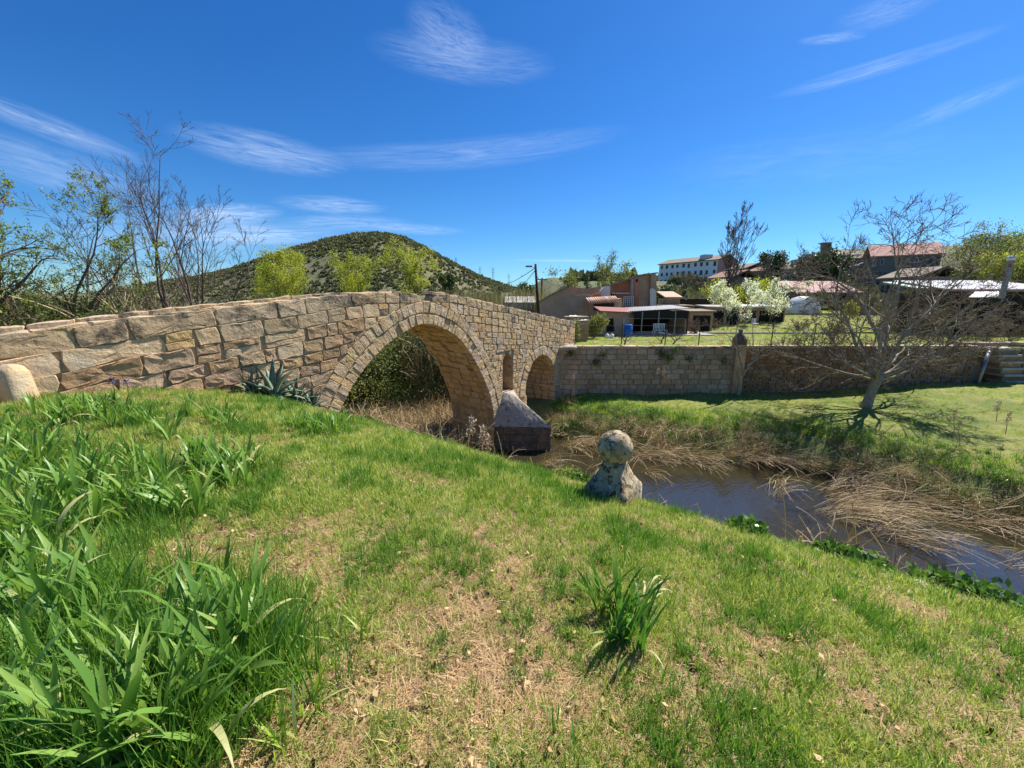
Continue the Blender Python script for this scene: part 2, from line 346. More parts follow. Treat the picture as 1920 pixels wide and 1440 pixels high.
# ------------------------------------------------------------------ terrain height
WATER = -4.86
PB = ([-40, -5, 0, 1.65, 3.53, 5.36, 5.95, 8, 10, 11, 60], [.3, .12, .03, -.09, -.46, -1.33, -1.75, -3.5, -4.9, -5.35, -5.35])
PL = ([-40, -5, 0, 1.9, 3.35, 4.1, 4.8, 7.0, 9.3, 10.5, 60], [.3, .1, .02, -.15, -.40, -.60, -1.05, -3.05, -4.9, -5.35, -5.35])
PFV = [-40, -9.0, -6.3, -4.1, -1.2, .6, 3.55, 5.7, 9, 14]; PFU = [16.0, 16.3, 16.5, 17.0, 18.3, 18.9, 17.7, 17.1, 16.3, 15.6]
WALLY = 21.5
def H(x, y):
    x = np.asarray(x, float); y = np.asarray(y, float); U, V = UV(x, y)
    k = sstep(-10.6, -5.2, V)
    near = np.interp(U, *PB) * (1 - k) + np.interp(U, *PL) * k
    e = U - np.interp(V, PFV, PFU)
    fa = np.interp(e, [-2.0, -.8, 0, .35, 1.3, 2.2, 4, 12], [-5.35, -5.1, WATER, -4.45, -3.85, -3.6, -3.5, -3.35])
    fa = fa + .55 * sstep(14, 27, x) * sstep(1.4, 4, e) + .10 * (sstep(.2, 1.5, e)) * (fbm(x * .7, y * .7, 3) - .5) * 3
    fb = np.interp(e, [-1.0, 0, 1.5, 3.2, 50], [-5.35, WATER, -2.8, -1.0, -.9])
    kb = sstep(-13.0, -14.5, V)
    fa = fa * (1 - kb) + fb * kb
    far = np.where(U > 12.5, fa, -9)
    z = np.maximum(near, far)
    z = z + .035 * (fbm(x * 1.7, y * 1.7, 5) - .5) * sstep(-5.2, -4, z)
    r = np.hypot(x, y)
    z = z * (1 - sstep(45, 90, r)) + (-1.5) * sstep(45, 90, r)
    return z
def HG(x, y):                             # garden and hillside beyond the wall
    x = np.asarray(x, float); y = np.asarray(y, float)
    return -.92 + .05 * (fbm(x * .6, y * .6, 9) - .5) + (1.2 * sstep(36, 50, y) + 2.5 * sstep(52, 85, y) + 5.0 * sstep(85, 130, y)) * sstep(5, 22, x) + .8 * sstep(20, 30, x) * sstep(24, 36, y) * 0

def sheet(name, xs, ys, hf, mat, keep=None, kind='structure'):
    X, Y = np.meshgrid(xs, ys, indexing='ij'); Z = hf(X, Y); nx, ny = X.shape
    V = np.stack([X, Y, Z], -1).reshape(-1, 3)
    i, j = np.meshgrid(np.arange(nx - 1), np.arange(ny - 1), indexing='ij'); a = (i * ny + j).ravel()
    F = np.stack([a, a + ny, a + ny + 1, a + 1], -1)
    if keep is not None:
        c = V[F].mean(1); F = F[keep(c[:, 0], c[:, 1])]
    o = obj(name, npmesh(name, V, [F], mat, True)); return tag(o, kind=kind)
def inbank(x, y):
    U, V = UV(x, y); return (y < WALLY + .5) & ~((U > 19.6) & (V < -9.8) & (y > 19.5) & False)
def lawnk(x, y):
    U, V = UV(x, y); return (U < 8.6) 
XS = np.arange(-34, 46, .2)
g1 = sheet('lawn_ground', np.arange(-20, 18, .11), np.arange(-9, 21, .11), H, M['soil'], lambda x, y: (UV(x, y)[0] < 8.6) & (UV(x, y)[1] > -13.6))
g2 = sheet('meadow_ground', np.arange(-6, 46, .2), np.arange(-14, WALLY + .3, .2), H, M['bank'], lambda x, y: (UV(x, y)[0] >= 13) & (UV(x, y)[1] > -14.5))
g3 = sheet('river_bed', np.arange(-30, 34, .3), np.arange(-26, 40, .3), H, M['bed'], lambda x, y: (UV(x, y)[0] >= 8.2) & (UV(x, y)[0] < 13.3))
g4 = sheet('valley_ground', np.arange(-60, 20, .5), np.arange(-20, 75, .5), lambda x, y: H(x, y) - .02, M['bank'], lambda x, y: (UV(x, y)[1] < -13.2) & ((UV(x, y)[0] < 18.9) | (x < 1)))
gd = sheet('garden_ground', np.arange(-3, 62, .5), np.arange(WALLY + .1, 60.5, .5), HG, M['garden'], lambda x, y: (UV(x, y)[0] > 18.9) & ((x > 2.3) | (y > 22)))
gh = sheet('hillside_ground', np.arange(-6, 260, 4), np.arange(60, 262, 4), lambda x, y: HG(x, y) + 8 * sstep(140, 260, y) , M['far'])
gl_ = sheet('far_ground', np.linspace(-2600, 2600, 110), np.linspace(-1200, 3800, 110), lambda x, y: np.full_like(x, -5.6) + 0 * y, M['far'])
wt = MB(); wt.add([W(8.2, -40, WATER), W(20.5, -40, WATER), W(20.5, 34, WATER), W(8.2, 34, WATER)], [(0, 3, 2, 1)])
tag(wt.build('river_water', M['water']), kind='structure')

# ------------------------------------------------------------------ stone building kit
def clip(poly, px, pz, nx, nz):           # keep the side where (p - p0) . n >= 0
    out = []
    for i in range(len(poly)):
        a, b = poly[i], poly[(i + 1) % len(poly)]
        da = (a[0] - px) * nx + (a[1] - pz) * nz; db = (b[0] - px) * nx + (b[1] - pz) * nz
        if da >= 0: out.append(a)
        if da * db < 0: t = da / (da - db); out.append((a[0] + t * (b[0] - a[0]), a[1] + t * (b[1] - a[1])))
    return out
def parea(p): return .5 * abs(sum(p[i][0] * p[(i + 1) % len(p)][1] - p[(i + 1) % len(p)][0] * p[i][1] for i in range(len(p))))
def stone_geo(poly, fmap, depth=.12, joint=.012, bulge=.012, jit=.010, step=.16, rnd=.05):
    """weathered block: polygon in a face's own (a, b) plane; fmap(a, b, h) gives the point h in front of it."""
    c = np.mean(poly, 0); P = []
    if sum(poly[i][0] * poly[(i + 1) % len(poly)][1] - poly[(i + 1) % len(poly)][0] * poly[i][1] for i in range(len(poly))) < 0: poly = poly[::-1]
    rr = math.sqrt(parea(poly)) * .5
    for i in range(len(poly)):
        a, b = np.array(poly[i]), np.array(poly[(i + 1) % len(poly)]); L = np.linalg.norm(b - a)
        if L < .015: continue
        n_ = max(1, int(L / step))
        for k in range(n_):
            q = a + (b - a) * k / n_
            if k == 0 and n_ >= 1:                  # knocked-off corner
                q = q + (c - q) * min(.10, .02 / max(rr, .05)) * random.uniform(.4, 1.6)
            P.append(q)
    if len(P) < 3: return None
    P = np.array(P); n_ = len(P); d = c - P; dl = np.linalg.norm(d, axis=1, keepdims=True) + 1e-6
    P = P + d / dl * joint + np.random.default_rng(random.randrange(1 << 30)).normal(0, jit, P.shape) * .6
    d = c - P; dl = np.linalg.norm(d, axis=1, keepdims=True) + 1e-6
    e = min(rr * .16, .014); out = bulge * random.uniform(.2, 1.3); sd_ = random.uniform(0, 50)
    tx, tz = random.uniform(-.02, .02), random.uniform(-.03, .03); am = min(bulge, .03) * 2.2
    rings = [P, P, P + d / dl * e, P + d * .34, P + d * .68]
    V = [fmap(p[0], p[1], -depth) for p in P] + [fmap(p[0], p[1], out - e * .7) for p in P]
    fr_ = 5.5
    for Q in (rings[2], rings[3], rings[4], np.array([c])):
        hh = am * (fbm(Q[:, 0] * fr_ + sd_, Q[:, 1] * fr_ * 1.6 + sd_, 1, 3) - .5)
        V += [fmap(p[0], p[1], out + h_ + (p[0] - c[0]) * tx + (p[1] - c[1]) * tz) for p, h_ in zip(Q, hh)]
    F4 = []; F3 = []
    for r_ in range(4):
        for i in range(n_):
            j = (i + 1) % n_; F4.append((r_ * n_ + i, r_ * n_ + j, (r_ + 1) * n_ + j, (r_ + 1) * n_ + i))
    for i in range(n_): F3.append((4 * n_ + i, 4 * n_ + (i + 1) % n_, 5 * n_))
    return V, F4, F3
def stones_out(items, name, parent, mat, limit=300, stuffname=None):
    """items: (weight, geo, material or None, part name or None). The heaviest become parts, the rest one joined part."""
    items = [q for q in items if q[1] is not None]; items.sort(key=lambda q: -q[0])
    for wgt, g_, mt, nm in items[:limit]:
        me = bpy.data.meshes.new(nm or name); me.from_pydata(g_[0], [], g_[1] + g_[2]); me.materials.append(mt or mat)
        obj(nm or name, me, parent)
    rest = items[limit:]
    if rest:
        V = []; F4 = []; F3 = []
        for _, g_, mt, nm in rest:
            k = len(V); V += g_[0]; F4 += [tuple(i + k for i in f) for f in g_[1]]; F3 += [tuple(i + k for i in f) for f in g_[2]]
        o = obj(stuffname or 'small_stones', npmesh('small_stones', V, [F4, F3], mat), parent); o['kind'] = 'stuff'

# ------------------------------------------------------------------ the bridge
def smooth_curve(pts, n_=160):
    pts = np.array(pts, float); m_ = len(pts); d = np.zeros(m_); d[1:] = np.cumsum(np.linalg.norm(np.diff(pts, axis=0), axis=1))
    tan = np.gradient(pts, d, axis=0); s = np.linspace(0, d[-1], n_); out_ = []
    for q in s:
        i = min(np.searchsorted(d, q, side='right') - 1, m_ - 2); h = d[i + 1] - d[i]; t = (q - d[i]) / h
        out_.append((2 * t**3 - 3 * t**2 + 1) * pts[i] + (t**3 - 2 * t**2 + t) * h * tan[i] + (-2 * t**3 + 3 * t**2) * pts[i + 1] + (t**3 - t**2) * h * tan[i + 1])
    return np.array(out_)
A1 = smooth_curve([(5.0, -4.1), (5.2, -3.1), (5.80, -1.72), (6.70, -.52), (7.85, .35), (9.2, .82), (10.70, .36), (12.05, -1.12), (12.85, -2.75), (13.03, -4.1)])
A2 = smooth_curve([(15.45, -2.9), (15.50, -2.3), (15.78, -1.72), (16.3, -1.22), (16.9, -1.06), (17.5, -1.22), (18.02, -1.72), (18.3, -2.3), (18.33, -2.9)], 80)
def curve_frame(C):
    T = np.gradient(C, axis=0); T /= np.linalg.norm(T, axis=1, keepdims=True); N = np.stack([-T[:, 1], T[:, 0]], 1)
    L = np.concatenate([[0], np.cumsum(np.linalg.norm(np.diff(C, axis=0), axis=1))]); return T, N, L
F1, F2 = curve_frame(A1), curve_frame(A2)
def cpt(C, Fr, s):
    T, N, L = Fr; return (np.array([np.interp(s, L, C[:, 0]), np.interp(s, L, C[:, 1])]), np.array([np.interp(s, L, N[:, 0]), np.interp(s, L, N[:, 1])]))
TU = [-8, 0.3, .88, 1.85, 3.45, 4.71, 5.97, 7.3, 8.3, 8.9, 9.35, 9.6, 9.75, 10.4, 11.26, 12.8, 14.34, 16.6, 19.26, 20.6]
TZ = [.40, 1.04, 1.13, 1.27, 1.46, 1.59, 1.74, 1.85, 1.90, 1.86, 1.68, 1.68, 1.92, 1.86, 1.76, 1.55, 1.32, .98, .61, .42]
TZs = [.40, 1.04, 1.13, 1.27, 1.46, 1.59, 1.74, 1.85, 1.90, 1.90, 1.91, 1.91, 1.92, 1.86, 1.76, 1.55, 1.32, .98, .61, .42]
top = lambda u: float(np.interp(u, TU, TZ)); tops = lambda u: float(np.interp(u, TU, TZs))
deck = lambda u: tops(u) - .78
def intr(C, u):                            # intrados height at u
    i = np.argmin(np.abs(C[:, 0] - u)); 
    return float(np.interp(u, C[:, 0], C[:, 1])) if C[0, 0] <= u <= C[-1, 0] else None
bridge = thing('stone_bridge', 'old humpbacked sandstone bridge with one large arch over the stream', 'bridge', W(9, -11.7, -4.9))
RN = .30                                    # how deep the vault blocks reach
def zlo(u):
    if 5.02 - RN < u < 13.03 + .22:
        c = np.clip(u, 5.03, 13.02); z = intr(A1, c); return min(z + RN, 9) if 5.3 < u < 12.9 else (-6 if not (5.03 < u < 13.02) else z + .05)
    if 15.40 < u < 18.38: return intr(A2, float(np.clip(u, 15.47, 18.31))) + .14
    return -6.
us = sorted(set(list(np.round(np.arange(-8, 20.6, .15), 3)) + [5.029, 5.031, 13.019, 13.021, 13.249, 13.251, 15.399, 15.401, 18.379, 18.381, 13.65, 14.38, 20.6]))
core = MB(); FV, BK = FACE - .024, BACK + .05
ntop = lambda u: -1.0 + .42 * (1 - abs(u - 14.015) / .365) ** .7 if abs(u - 14.015) < .365 else -1.0
def wallq(V, quad, flip=False): core.add([W(u_, V, z_) for u_, z_ in quad], [(3, 2, 1, 0) if flip else (0, 1, 2, 3)])
for a, b in zip(us[:-1], us[1:]):
    mid = (a + b) / 2
    la, lb = (zlo(a + 1e-4), zlo(b - 1e-4)) if zlo(mid) > -5.9 else (-6., -6.)
    ta, tb = top(a) - .06, top(b) - .06; da, db = deck(a), deck(b)
    if 13.64 < mid < 14.39:
        wallq(FV, [(a, -6), (b, -6), (b, -2.37), (a, -2.37)]); wallq(FV, [(a, ntop(a)), (b, ntop(b)), (b, tb), (a, ta)])
        nv = FACE - .95
        wallq(nv, [(a, -2.37), (b, -2.37), (b, ntop(b)), (a, ntop(a))])
        core.add([W(a, FV, ntop(a)), W(b, FV, ntop(b)), W(b, nv, ntop(b)), W(a, nv, ntop(a))], [(0, 3, 2, 1)])
        core.add([W(a, FV, -2.37), W(b, FV, -2.37), W(b, nv, -2.37), W(a, nv, -2.37)], [(0, 1, 2, 3)])
    else:
        wallq(FV, [(a, la), (b, lb), (b, tb), (a, ta)])
    lw = .24 if 9.7 < mid < 12.4 else 0; wallq(BK, [(a, la), (b, lb), (b, tops(b) - .06 - lw), (a, tops(a) - .06 - lw)], True)
    core.add([W(a, FV, la), W(b, FV, lb), W(b, BK, lb), W(a, BK, la)], [(0, 3, 2, 1)])
    for v0, v1 in ((FV, FV - .36), (BK + .36, BK)):
        if v0 != FV: lw = .24 if 9.7 < mid < 12.4 else 0; ta, tb = tops(a) - .06 - lw, tops(b) - .06 - lw
        core.add([W(a, v0, ta), W(b, v0, tb), W(b, v1, tb), W(a, v1, ta)], [(0, 1, 2, 3)])
        vi = v1 if v0 == FV else v0
        core.add([W(a, vi, da), W(b, vi, db), W(b, vi, tb), W(a, vi, ta)], [(0, 1, 2, 3)])
for uu in (13.65, 14.38):
    core.add([W(uu, FV, -2.37), W(uu, FACE - .95, -2.37), W(uu, FACE - .95, -1.0), W(uu, FV, -1.0)], [(0, 1, 2, 3)])
for uu in (5.03, 13.02, 13.25, 15.40, 18.38):
    z0, z1 = sorted((zlo(uu - 1e-3), zlo(uu + 1e-3)))
    core.add([W(uu, FV, z0), W(uu, BK, z0), W(uu, BK, z1), W(uu, FV, z1)], [(0, 1, 2, 3)])
core.add([W(13.25, FV, -6), W(13.25, BK, -6), W(13.25, BK, -1), W(13.25, FV, -1)], [(0, 1, 2, 3)])
core.build('mortar_core', M['mortar'], bridge)
dk = MB()
for a, b in zip(us[:-1], us[1:]): dk.add([W(a, FV - .36, deck(a)), W(b, FV - .36, deck(b)), W(b, BK + .36, deck(b)), W(a, BK + .36, deck(a))], [(0, 1, 2, 3)])
dk.build('deck', M['road'], bridge)

ff = lambda a, b, h: W(a, FACE + h, b)
def dist_to(C, p, up=True): d = np.linalg.norm(C - np.array(p), axis=1); i = int(np.argmin(d)); return i, d[i]
EX1, EX2 = .76, .50
E1 = A1 + F1[1] * EX1; E2 = A2 + F2[1] * EX2
def outside(p):
    for C, E, Fr, ex in ((A1, E1, F1, EX1), (A2, E2, F2, EX2)):
        if E[0, 0] - .3 < p[0] < E[-1, 0] + .3:
            i, d = dist_to(E, p); 
            if np.dot(np.array(p) - E[i], Fr[1][i]) < 0 and E[0, 0] < p[0] < E[-1, 0] and p[1] < E[:, 1].max(): return False
    return True
items = []
rowh = [0, .36, .72, 1.06, 1.38, 1.68, 1.98, 2.26, 2.56, 2.84, 3.13, 3.42, 3.7, 3.98, 4.28, 4.56, 4.86, 5.2, 5.5, 5.8, 6.1, 6.4]
def rowz(k, u):
    g_ = np.interp(u, [0, 6, 10, 14], [1.07, 1.0, .90, .86]); wk = min(.9, max(0, (k - 2)) * np.interp(u, [6, 11], [.03, .075]))
    wig = (.022 * math.sin(u * 1.7 + k * 2.1) + .035 * (float(vnoise(u * 1.6, k * 3.7, 5)) - .5)) if 0 < k else 0
    ttop = tops(u) if k > 0 else top(u)
    return (1 - wk) * ttop + wk * 1.60 - rowh[k] * g_ + wig
gline = lambda u: max(float(H(*W(u, FACE, 0)[:2])) - .35, -5.4)
for k in range(len(rowh) - 1):
    u = -7.5 + random.uniform(0, .8)
    while u < 20.5:
        big = np.interp(u, [0, 5, 9, 13], [1.5, .95, .62, .5]) if k < 1 else (np.interp(u, [0, 3, 6, 10], [1.25, .85, .56, .44]) if k < 3 else np.interp(u, [1, 4, 8, 12], [.82, .56, .44, .42]))
        L = big * random.choice((.55, .75, .9, 1., 1.2, 1.5)) * random.uniform(.9, 1.1); u1 = min(u + L, 20.55)
        s0 = s1 = random.uniform(-.02, .02) + .05 * (k < 2 and u < 7)
        z00, z01, z10, z11 = rowz(k, u), rowz(k + 1, u), rowz(k, u1), rowz(k + 1, u1)
        um = (u + u1) / 2
        poly = [(u + s0, z01), (um, rowz(k + 1, um)), (u1 + s1, z11), (u1, z10), (um, rowz(k, um)), (u, z00)]
        uc, zc = um, (z00 + z01 + z10 + z11) / 4
        # some blocks are two thin courses
        polys = [poly]
        if k in (1, 2) and random.random() < .14 or (k > 2 and random.random() < .13):
            f_ = random.uniform(.4, .65); zm = lambda t_, q0, q1: q0 + (q1 - q0) * t_
            polys = [[(u, z01), (u1, z11), (u1, zm(f_, z11, z10)), (u, zm(f_, z01, z00))], [(u, zm(f_, z01, z00)), (u1, zm(f_, z11, z10)), (u1, z10), (u, z00)]]
        for pl in polys:
            ctr = np.mean(pl, 0)
            if ctr[1] < gline(ctr[0]) - .25: continue
            for C, E, Fr in ((A1, E1, F1), (A2, E2, F2)):
                lo, hi = E[0, 0] - .5, E[-1, 0] + .5
                if pl and lo < ctr[0] < hi and ctr[1] < E[:, 1].max() + .6:
                    i, d = dist_to(E, ctr)
                    inside = np.dot(ctr - E[i], Fr[1][i]) < 0
                    if ctr[1] < E[0, 1]:
                        if E[0, 0] < ctr[0] < E[-1, 0]: pl = None
                        else:
                            if any(E[0, 0] < q[0] < E[-1, 0] for q in pl):
                                pl = clip(pl, E[0, 0], 0, -1, 0) if ctr[0] < (E[0, 0] + E[-1, 0]) / 2 else clip(pl, E[-1, 0], 0, 1, 0)
                    elif inside and d > .12: pl = None
                    elif d < 1.: pl = clip(pl, E[i][0], E[i][1], Fr[1][i][0], Fr[1][i][1])
                    if not pl or len(pl) < 3 or parea(pl) < .012: pl = None; break
            if not pl: continue
            if 13.4 < ctr[0] < 14.65 and -2.5 < ctr[1] < -.5:
                if 13.60 < ctr[0] < 14.43 and ctr[1] < -.62: 
                    # keep the side that clears the niche
                    l_ = clip(pl, 13.63, 0, -1, 0); r_ = clip(pl, 14.40, 0, 1, 0)
                    for q in (l_, r_):
                        if len(q) > 2 and parea(q) > .012: items.append((parea(q), stone_geo(q, ff, .1, .008, .012), None, None))
                    continue
                if ctr[1] < -.62: pl = clip(pl, 13.63, 0, -1, 0) if ctr[0] < 14.01 else clip(pl, 14.40, 0, 1, 0)
                else: pl = clip(pl, 0, -.56, 0, 1)
                if len(pl) < 3 or parea(pl) < .012: continue
            if k == 0 and 8.95 < ctr[0] < 9.7 and random.random() < .5: continue
            vis = 1 if ctr[0] > -.6 and ctr[1] > gline(ctr[0]) + .1 else 0
            t_ = max(ctr[0] * .81 + 6, 4)
            wgt = parea(pl) / t_ ** 2 * vis
            rough = 1.9 if (k >= 2 and 1 < ctr[0] < 7 and random.random() < .7) else 1.0
            items.append((wgt, stone_geo(pl, ff, .1, .004 if ctr[0] > 6 else .007, (.010 if ctr[0] > 5 else .016) * rough, .006 * rough, .14), M['coping'] if k == 0 or (k == 1 and random.random() < .2) else M['eroded' if rough > 1 or (k > 2 and random.random() < .12) else 'stone'], 'coping_stone' if k == 0 else 'stone'))
        u = u1
stones_out(items, 'stone', bridge, M['stone'], 300)
# coping tops: flat slabs laid on both parapets, uneven
items = []
for v0, v1, nm in ((FACE - .01, FACE - .42, 'parapet_slab'), (BACK + .42, BACK + .01, 'parapet_slab')):
    u = -6.0
    while u < 20.4:
        u1 = min(u + random.uniform(.45, 1.0), 20.5); 
        if (v0 > -11 and 8.95 < (u + u1) / 2 < 9.72) or (v0 < -11 and 9.6 < (u + u1) / 2 < 12.5): u = u1; continue
        z_ = lambda q: top(q) if not (8.9 < q < 9.74) else tops(q)
        a_, b_ = u, u1; sl = (z_(b_) - z_(a_)) / (b_ - a_)
        fm = lambda p, q, h, a_=a_, sl=sl: W(p, q, z_(a_) + (p - a_) * sl + h * .8 + .012 * math.sin(p * 9 + q * 5))
        items.append((1 if nm else 0, stone_geo([(u, v1), (u1, v1), (u1, v0 + random.uniform(-.03, .035)), (u, v0 + random.uniform(-.03, .035))], fm, .09, .008, .025, .012, .14), M['coping'], nm))
        u = u1
stones_out(items, 'parapet_slab', bridge, M['coping'], 300)
# voussoirs: two rings on the large arch, one on the small
items = []
def ring(C, Fr, r0, r1, seg, depth, out_, s_lo=0, s_hi=None, jit=.2):
    L = Fr[2][-1]; s = s_lo; s_hi = s_hi or L
    while s < s_hi - .05:
        w_ = seg * random.uniform(1 - jit, 1 + jit); s1 = min(s + w_, s_hi)
        (p0, n0), (p1, n1), (pm, nm) = cpt(C, Fr, s), cpt(C, Fr, s1), cpt(C, Fr, (s + s1) / 2)
        rr1 = r1 + random.uniform(-.02, .03)
        poly = [p0 + n0 * r0, p0 + n0 * rr1, pm + nm * rr1, p1 + n1 * rr1, p1 + n1 * r0, pm + nm * r0]
        cz = pm[1]
        if cz > gline(pm[0]) - .4:
            h0 = out_ + random.uniform(-.01, .02)
            fm = lambda a, b, h, h0=h0: W(a, FACE + h + h0, b)
            items.append((w_, stone_geo([tuple(q) for q in poly], fm, depth, .004, .011, .005, .14), M['vous'], 'voussoir'))
        s = s1
ring(A1, F1, -.01, .385, .20, .34, .0, jit=.3)
ring(A1, F1, .385, .775, .24, .14, .006, jit=.35)
ring(A2, F2, -.01, .48, .20, .30, .0)
stones_out(items, 'voussoir', bridge, M['stone'], 300)
# vault blocks lining the arches
items = []
def vault(C, Fr, rows, vlen, v0, v1, zhole=None, depth=RN):
    L = Fr[2][-1]; n_ = int(L / rows); ss = np.linspace(0, L, n_ + 1)
    for i in range(n_):
        s0, s1 = ss[i], ss[i + 1]; pm, _ = cpt(C, Fr, (s0 + s1) / 2); v = v0 - random.uniform(0, vlen * .6); first = True; va = v0
        right = pm[0] > C[:, 0].mean()
        upper = pm[1] > C[:, 1].max() - 2.0
        while va > v1 + .05:
            vb = max(v if first else va - vlen * random.uniform(.7, 1.3) * (.62 if upper else 1), v1); first = False
            if va - vb < .08: va = vb; continue
            q0, q1 = va, vb
            er = upper and right and abs((s0 + s1) / 2 - L * .66) < L * .17 and random.random() < .55
            off = -random.uniform(.05, .12) if er else random.uniform(-.012, .012)
            gaps = []
            if zhole and right and zhole[0] < pm[1] < zhole[1]:
                for hv in (-10.95, -11.8, -12.6):
                    if q1 < hv < q0: gaps.append(hv)
            segs = [(q0, q1)]
            for hv in gaps: segs = [(a, b) for (x0, x1) in segs for (a, b) in (((x0, hv + .10), (hv - .10, x1)) if x1 < hv < x0 else ((x0, x1),)) if a - b > .04]
            for a, b in segs:
                fm = lambda p, q, h, off=off: (lambda P_, N_: W(P_[0] - N_[0] * (h + off), q, P_[1] - N_[1] * (h + off)))(*cpt(C, Fr, p))
                items.append(((s1 - s0) * (a - b) * (1.5 if right else .2), stone_geo([(s0, a), (s1, a), (s1, b), (s0, b)], fm, depth, .002 if not er else .010, .003 if not er else .02, .001 if not er else .012, .3), M['vault'], 'vault_stone'))
            va = vb
vault(A1, F1, .30, .62, FACE - .345, BACK, (-3.76, -3.42))
vault(A2, F2, .28, .55, FACE - .305, BACK, None, .13)
stones_out(items, 'vault_stone', bridge, M['vault'], 300, 'small_vault_stones')
# pier below the springing, cutwater, string courses
items = []
PU0, PU1 = 13.03, 15.45
def planar(P0, P1, zt, zb, rh, ln, mat, nm, depth=.12, out_=0.0, shift=0):
    P0, P1 = np.array(P0, float), np.array(P1, float); L = np.linalg.norm(P1 - P0); d = (P1 - P0) / L; nrm = np.array([d[1], -d[0]])
    def fm(a, b, h): q = P0 + d * a + nrm * (h + out_); return W(q[0], q[1], b)
    z = zt
    while z > zb:
        a = 0; z1 = z - rh * random.uniform(.9, 1.12)
        f_ = True
        while a < L - .02:
            b = a + ln * random.uniform(.7, 1.3) * (.6 if f_ else 1); f_ = False
            if L - b < ln * .4: b = L
            items.append((rh * (b - a), stone_geo([(a, z1), (b, z1), (b, z), (a, z)], fm, depth, .007, .008, .005, .2), mat, nm)); a = b
        z = z1
TIP = (14.30, -8.28)
# (U, V) plan points; the outward side is to the right of P0 -> P1 in (U, V)
planar((PU0 - .06, FACE), (PU0 - .06, BACK), -4.02, -5.5, .26, .5, M['vault'], 'pier_stone')
planar(TIP, (PU0 - .06, FACE), -3.80, -5.3, .34, .75, M['cut'], 'cutwater_stone')
planar((PU1 + .06, FACE), TIP, -3.80, -5.3, .34, .75, M['cut'], 'cutwater_stone')
planar((PU1 + .02, FACE), (PU1 + .02, BACK), -2.9, -5.3, .3, .5, M['vault'], 'pier_stone')
planar((18.32, FACE), (18.32, BACK), -2.95, -5.3, .3, .5, M['vault'], 'pier_stone')
stones_out(items, 'pier_stone', bridge, M['vault'], 300)
pc = MB()
pc.prism([W(PU0 + .02, FACE, -6), W(PU0 + .02, BACK + .02, -6), W(PU1 - .04, BACK + .02, -6), W(PU1 - .04, FACE, -6), W(TIP[0], TIP[1] - .12, -6)], (0, 0, 2.16))
pc.prism([W(PU0 + .03, FACE - .07, -4), W(PU0 + .03, BACK + .06, -4), W(PU1 - .06, BACK + .06, -4), W(PU1 - .06, FACE - .07, -4)], (0, 0, 1.2))
pc.prism([W(18.38, FACE - .08, -6), W(18.38, BACK + .06, -6), W(19.5, BACK + .06, -6), W(19.5, FACE - .08, -6)], (0, 0, 3.4))
pc.build('pier_core', M['mortar'], bridge)
sc_ = MB(); sc_.tube([W(PU0 - .05, v, -3.93) for v in np.linspace(FACE + .02, BACK, 9)], .105, 10); sc_.build('string_course', M['vault'], bridge, True)
sc_ = MB(); sc_.box(W(18.27, (FACE + BACK) / 2, -2.92), (.16, 2.5, .12), math.atan2(BV[1], BV[0]) + PI / 2); sc_.build('string_course', M['vault'], bridge)
# sloping cap of the cutwater: displaced sheet
def capgrid(A, B, C, D, n_=18, m_=14, amp=.03):
    V = []; 
    for i in range(n_ + 1):
        for j in range(m_ + 1):
            s, t = i / n_, j / m_; p = (Vector(A) * (1 - s) + Vector(B) * s) * (1 - t) + (Vector(D) * (1 - s) + Vector(C) * s) * t
            e = 0 if i in (0, n_) or j in (0, m_) else 1
            V.append(p + Vector((0, 0, amp * e * (float(fbm(p.x * 5 + p.z, p.y * 5, 2)) * 2 - .7))))
    return V, [(i * (m_ + 1) + j, (i + 1) * (m_ + 1) + j, (i + 1) * (m_ + 1) + j + 1, i * (m_ + 1) + j + 1) for i in range(n_) for j in range(m_)]
cp = MB(); zt = -3.80
a0 = W(PU0 - .06, FACE + .01, zt); a1 = W(TIP[0], TIP[1] + .03, zt + .02); a2 = W(PU1 + .06, FACE + .01, zt)
t0, t1 = W(13.62, FACE + .03, -2.40), W(14.42, FACE + .03, -2.40)
tm = W(14.02, FACE + .16, -2.42)
cp.add(*capgrid(a0, a1, tm, t0)); cp.add(*capgrid(a1, a2, t1, tm)); cp.add(*capgrid(t0, tm, t1, W(14.02, FACE, -2.40), 4, 4, 0))
cp.add([W(PU0 - .06, FACE, zt), W(PU0 - .06, FACE - .02, zt), t0], [(0, 1, 2)])
cp.build('cutwater_cap', M['capgrey'], bridge)
ns = MB(); 
# niche jamb stones inside
items = []
for uu, sg in ((13.65, 1), (14.38, -1)):
    for i in range(5):
        z0 = -2.37 + i * .28
        fm = lambda a, b, h, uu=uu, sg=sg: W(uu + sg * h, a, b)
        items.append((.1, stone_geo([(FACE - .93, z0), (FACE - .02, z0), (FACE - .02, z0 + .28), (FACE - .93, z0 + .28)], fm, .05, .006, .006, .004, .3), M['vault'], 'niche_stone'))
stones_out(items, 'niche_stone', bridge, M['vault'], 300)

